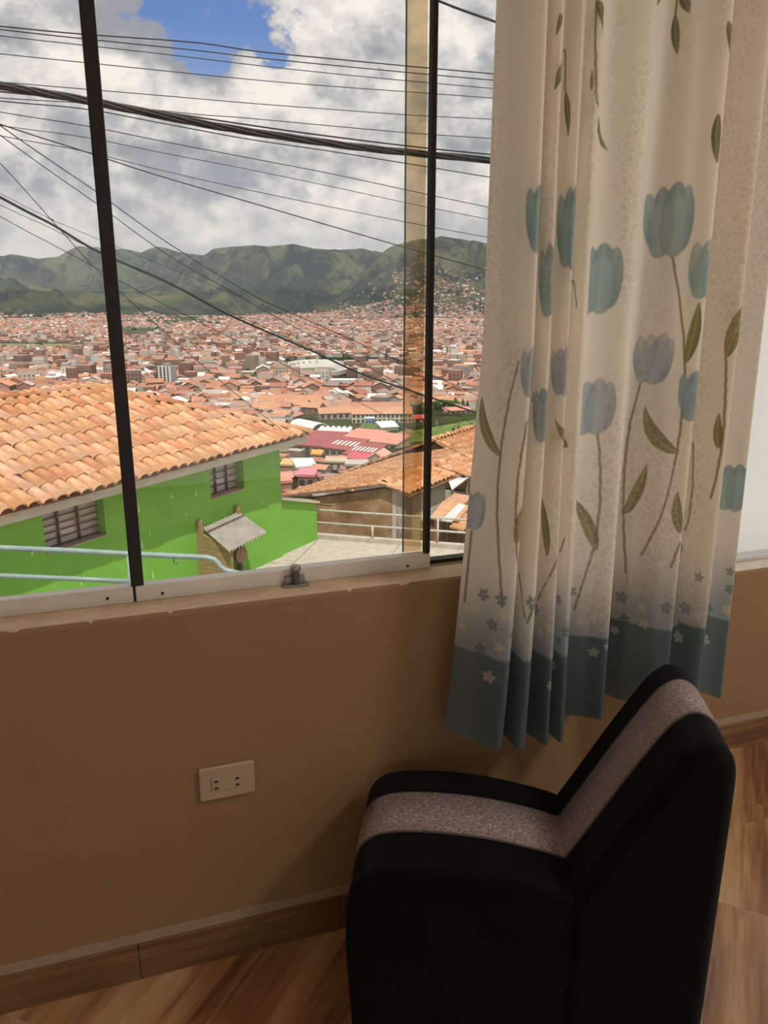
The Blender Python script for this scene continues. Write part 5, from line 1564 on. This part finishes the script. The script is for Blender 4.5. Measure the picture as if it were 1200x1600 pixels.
# huddle of small houses and stalls between the market halls and the adobe roof
taken = [(446, 706), (494, 716), (448, 736), (479, 738), (479, 762), (524, 738), (447, 764), (557, 742), (587, 738), (557, 728)]
rsm = random.Random(4)
for q in range(400):
    px, py = rsm.uniform(432, 640), rsm.uniform(700, 775)
    if py < 722 and px > 505: continue
    if any(abs(px - a) < 15 and abs(py - b_) < 9 for a, b_ in taken): continue
    taken.append((px, py)); P = site(px, py); k = mpp(P)
    town_house(P, rsm.uniform(16, 26) * k, rsm.uniform(14, 24) * k, rsm.uniform(6, 11) * k, rsm.uniform(-.6, .3), rsm.choice([0, 1, 2, 3, 4, 5, 7]), rsm.choice([0, 1, 2, 3, 5, 5, 6, 4]), rsm.random() < .6)
    if len(taken) > 48: break
# barrel vault roofs
def vaults(name, label, px0, px1, base, hpx, n_, rot, deep):
    P = site((px0 + px1) / 2, base); k = mpp(P); ax = frame_at(P, rot); w = (px1 - px0) * k; h = hpx * k; dp = deep * k
    root = tag(empty(name, P), label, 'hall')
    m3 = MB(); m3.box((-w / 2, 0, -4), (w / 2, dp, h * .35), ax, P); m3.build('wall', M_beige, root)
    for q in range(n_):
        m3 = MB(); x0 = -w / 2 + w * q / n_; x1 = x0 + w / n_ * .96; seg = 10
        for yy in (-.06 * dp, dp * 1.06):
            for j in range(seg + 1):
                a = math.pi * j / seg; m3.v.append(tuple(P + ax[0] * ((x0 + x1) / 2 - math.cos(a) * (x1 - x0) / 2) + ax[1] * yy + Z * (h * .35 + math.sin(a) * h * .5)))
        for j in range(seg): m3.f.append((j, j + 1, seg + 2 + j, seg + 1 + j))
        m3.f.append(tuple(range(seg + 1))); m3.f.append(tuple(range(2 * seg + 1, seg, -1)))
        o = m3.build('vault', M_cwhite, root, False)
vaults('vaulted_hall', 'white hall roofed with a row of six barrel vaults', 491, 545, 683, 11, 6, -.1, 46)
def arch_roof():
    P = site(490, 672); k = mpp(P); ax = frame_at(P, .75); w = 34 * k; L = 60 * k
    root = tag(empty('arched_hall', P), 'long white arched roof hall beside the end of the green house roof', 'hall')
    seg = 10
    for q in range(6):
        m3 = MB(); y0 = L * q / 6; y1 = y0 + L / 6 * .9
        for yy in (y0, y1):
            for j in range(seg + 1):
                a = math.pi * j / seg; m3.v.append(tuple(P + ax[0] * -math.cos(a) * w / 2 + ax[1] * (yy - L * .3) + Z * (2 * k + math.sin(a) * 11 * k)))
        for j in range(seg): m3.f.append((j, j + 1, seg + 2 + j, seg + 1 + j))
        o = m3.build('roof_band', M_cwhite, root); sd = o.modifiers.new('t', 'SOLIDIFY'); sd.thickness = .2
    m3 = MB(); m3.box((-w / 2, -L * .3, -4), (w / 2, L * .7, 2.2 * k), ax, P); m3.build('wall', M_beige, root)
arch_roof()

# ------------------------------------------------------------------ trees
M_leafd = mottled('dark_foliage', [(0.3, (0.018, 0.035, 0.012)), (0.7, (0.05, 0.085, 0.028))], .5, 1, .8, 2)
M_leaf = mottled('foliage', [(0.3, (0.035, 0.07, 0.018)), (0.7, (0.09, 0.15, 0.04))], .5, 1, .8, 2)
M_bark = mat('bark', (0.12, 0.08, 0.05), .9)
def crown_mesh(kind_, seed):
    bm = bmesh.new(); bmesh.ops.create_icosphere(bm, subdivisions=3, radius=1.0)
    for v in bm.verts:
        n_ = noise.fractal(v.co * 2.3 + Vector((seed * 3.1, 0, 0)), .8, 2.1, 4)
        v.co *= 1 + .42 * n_
        if kind_ == 'cone':
            t = (v.co.z + 1) / 2; f_ = 1.15 - .85 * t; v.co.x *= f_ * .62; v.co.y *= f_ * .62
    me_ = bpy.data.meshes.new('crown'); bm.to_mesh(me_); bm.free(); return me_
CR = {('cone', i): crown_mesh('cone', i) for i in range(3)}; CR.update({('round', i): crown_mesh('round', i + 5) for i in range(3)})
for k_, v_ in CR.items(): v_.materials.append(M_leafd if k_[0] == 'cone' else M_leaf)
def tree(px, py, hpx, kind_, label, group):
    P = site(px, py); k = mpp(P); h = hpx * k
    root = tag(empty('conifer_tree' if kind_ == 'cone' else 'leafy_tree', P), label, 'tree', group)
    o = bpy.data.objects.new('crown', CR[(kind_, random.randrange(3))]); COL.objects.link(o); o.parent = root
    r = h * (.42 if kind_ == 'cone' else .40); o.location = (0, 0, h * .56); o.scale = (r * .8 if kind_ == 'cone' else r, r * .8 if kind_ == 'cone' else r, h * .46); o.rotation_euler = (0, 0, random.uniform(0, 6))
    m3 = MB(); m3.tube([P - Z * 1, P + Z * h * .3], h * .04, 6); m3.build('trunk', M_bark, root)
for px, py, h_ in ((708, 692, 24), (716, 694, 28), (722, 690, 22), (739, 684, 20), (746, 682, 22)):
    tree(px, py, h_, 'cone', 'dark conifer standing on the green meadow slope', 'conifers on the meadow')
for px, py, h_ in ((682, 640, 14), (690, 641, 17), (697, 640, 15), (704, 642, 16), (712, 640, 15)):
    tree(px, py, h_, 'round', 'leafy tree beside the small lawn right of the mullion', 'trees by the small lawn')
for px, py, h_ in ((723, 641, 18), (730, 642, 16)):
    tree(px, py, h_, 'cone', 'dark conifer behind the small lawn by the curtain edge', 'conifers behind the lawn')
for k_ in range(9):
    tree(374 + k_ * 5.4, 600 + random.uniform(-3, 3), random.uniform(9, 13), 'round', 'leafy tree in the park above the green house roof', 'park trees in the town')
for k_ in range(12):
    tree(4 + k_ * 5.2, 592 + random.uniform(-1, 2), random.uniform(10, 15), 'cone', 'dark tree in the row behind the green house ridge', 'trees behind the roof ridge')
# far woods as one clump of foliage
bm = bmesh.new()
for k_ in range(420):
    z_ = random.random()
    if z_ < .45: px, py = random.uniform(0, 420), random.uniform(539, 546) if random.random() < .3 else random.gauss(547, 2)
    elif z_ < .7: px, py = random.gauss(285, 28), random.gauss(503, 4)
    else: px, py = random.uniform(0, 760), random.uniform(500, 585)
    P = site(px, py); k = mpp(P); r = random.uniform(2.2, 4.5) * k
    mt = Matrix.Translation(Vector(P + Z * r * .5)) @ Matrix.Diagonal((r * 1.3, r * 1.3, r * .9, 1))
    bmesh.ops.create_icosphere(bm, subdivisions=1, radius=1.0, matrix=mt)
me = bpy.data.meshes.new('distant_woods'); bm.to_mesh(me); bm.free(); me.materials.append(M_leafd)
wd = bpy.data.objects.new('distant_woods', me); COL.objects.link(wd); tag(wd, 'dark green clumps of trees scattered through the far town', 'trees', kind='stuff')

# ================================================================== OVERHEAD CABLES
M_cable = mat('black_cable', (0.018, 0.017, 0.018), .6, .2, 20)
def cable(label, pts, r, w0=6.5, w1=9.0, strands=1, group='overhead cables'):
    Q = catmull(pts, 10); L = []
    for x, y in Q:
        t = (x + 350) / 1250; L.append(at(x, y, w0 + (w1 - w0) * t))
    mid = L[len(L) // 2]
    o = MB()
    if strands == 1: o.tube(L, r, 6)
    else:
        for s_ in range(strands):
            M_ = []
            for k, p in enumerate(L):
                a = 2 * math.pi * s_ / strands + k * .16
                M_.append(p + np.array([0, 0, 1.0]) * math.sin(a) * r * 1.1 + FH * math.cos(a) * r * 1.1)
            o.tube(M_, r * .62, 6)
    ob = o.build('overhead_cable', M_cable, None, True, org=mid)
    tag(ob, label, 'cable', group); return ob
def ext(pts):
    """carry a cable on past both sides of the window"""
    (x0, y0), (x1, y1) = pts[0], pts[1]; (a0, b0), (a1, b1) = pts[-2], pts[-1]
    return [(-350, y0 - (y1 - y0) / (x1 - x0) * (x0 + 350) * 1.05)] + pts + [(900, b1 + (b1 - b0) / (a1 - a0) * (900 - a1) * .95)]
T = 0.0052
cable('topmost long cable of the upper group, crossing the blue sky', ext([(0, 41), (125, 53), (300, 66), (400, 80), (520, 92), (645, 104), (767, 115)]), T * 1.15)
cable('second cable from the top of the upper group, just under the topmost', ext([(0, 46), (125, 60), (300, 78), (400, 90), (520, 102), (645, 114), (767, 125)]), T)
cable('third thin cable from the top of the upper group', ext([(0, 56), (125, 70), (260, 85), (400, 102), (520, 115), (645, 127), (767, 138)]), T * .8)
cable('fourth thin cable from the top of the upper group', ext([(0, 84), (125, 97), (260, 111), (400, 125), (520, 135), (645, 144), (767, 153)]), T * .8)
cable('thin cable running level just above the thick twisted bundle', ext([(0, 128), (130, 139), (260, 150), (400, 162), (520, 171), (645, 180), (765, 186)]), T * .8)
cable('thin cable that crosses the twisted bundle at the left', ext([(0, 153), (80, 158), (160, 163), (300, 178), (380, 184), (520, 197), (645, 208), (763, 216)]), T * .8)
cable('thick twisted bundle of black cables sagging across the whole window', ext([(0, 134), (60, 144), (130, 156), (200, 170), (300, 190), (380, 204), (480, 219), (560, 230), (645, 239), (762, 250)]), .022, strands=5, group='')
cable('medium black cable hugging the thick bundle from below', ext([(0, 143), (60, 149), (130, 158), (240, 173), (380, 194), (500, 211), (645, 229), (762, 241)]), T * 1.5)
cable('cable just below the thick bundle', ext([(0, 158), (130, 170), (240, 190), (380, 216), (520, 237), (645, 257), (760, 276)]), T)
cable('second cable below the thick bundle', ext([(0, 175), (130, 196), (260, 222), (380, 245), (520, 272), (645, 299), (760, 323)]), T * .8)
cable('third faint cable below the thick bundle', ext([(0, 196), (130, 214), (260, 240), (380, 263), (520, 292), (645, 319), (760, 342)]), T * .65)
cable('faint cable ending lowest right above the hills', ext([(0, 212), (130, 236), (260, 268), (380, 295), (520, 324), (645, 349), (758, 370)]), T * .7)
cable('dark cable sloping from upper left down to the right-hand hills', ext([(0, 194), (130, 236), (240, 272), (380, 313), (520, 354), (645, 390), (757, 421)]), T * 1.1)
cable('steep cable from the left edge down over the mountains, upper of a pair', ext([(0, 196), (145, 296), (260, 378), (390, 458), (480, 500)]), T, 6.5, 11)
cable('steep cable from the left edge down over the mountains, lower of a pair', ext([(0, 211), (145, 314), (260, 397), (370, 460), (440, 500)]), T * .9, 6.5, 11)
cable('steepest thin cable, running down to the white block in the town', [(-350, -80), (-100, 160), (0, 255), (95, 360), (150, 420), (236, 500), (350, 600), (440, 672)], T * .85, 6.5, 14)
cable('thick sagging black cable over the mountains at the left', ext([(0, 308), (80, 350), (155, 394), (260, 440), (360, 493), (480, 545), (560, 582), (640, 610)]), .013, 6.5, 12, group='')
cable('thin cable just below the thick sagging one at the left edge', ext([(0, 320), (70, 352), (150, 392), (205, 418)]), T * .6, 6.5, 12)
cable('thin cable above the mountains in the left pane, second below the sagging one', ext([(0, 338), (80, 381), (155, 421), (270, 482)]), T * .75, 6.5, 12)
cable('single cable high in the narrow right-hand pane', [(560, -55), (687, 2), (774, 34), (900, 80)], .0105, 6.5, 7, group='')
cable('faint cable above the thick sagging one at the left edge', ext([(0, 302), (80, 342), (150, 372)]), T * .5, 6.5, 12)

# ================================================================== HAZE OVER THE VALLEY
m2 = MB(); m2.box((-9000, 260, -420), (9000, 13800, 900), (RT, FH, Z), (0, 0, 0))
hz = m2.build('valley_haze', None); hz['kind'] = 'structure'
m = bpy.data.materials.new('thin_haze'); m.use_nodes = True; nt = m.node_tree; nt.nodes.clear()
vsc = nt.nodes.new('ShaderNodeVolumeScatter'); vsc.inputs['Color'].default_value = (0.62, 0.76, 1.0, 1); vsc.inputs['Density'].default_value = HAZE; vsc.inputs['Anisotropy'].default_value = 0.2
out = nt.nodes.new('ShaderNodeOutputMaterial'); nt.links.new(vsc.outputs[0], out.inputs['Volume'])
hz.data.materials.append(m)
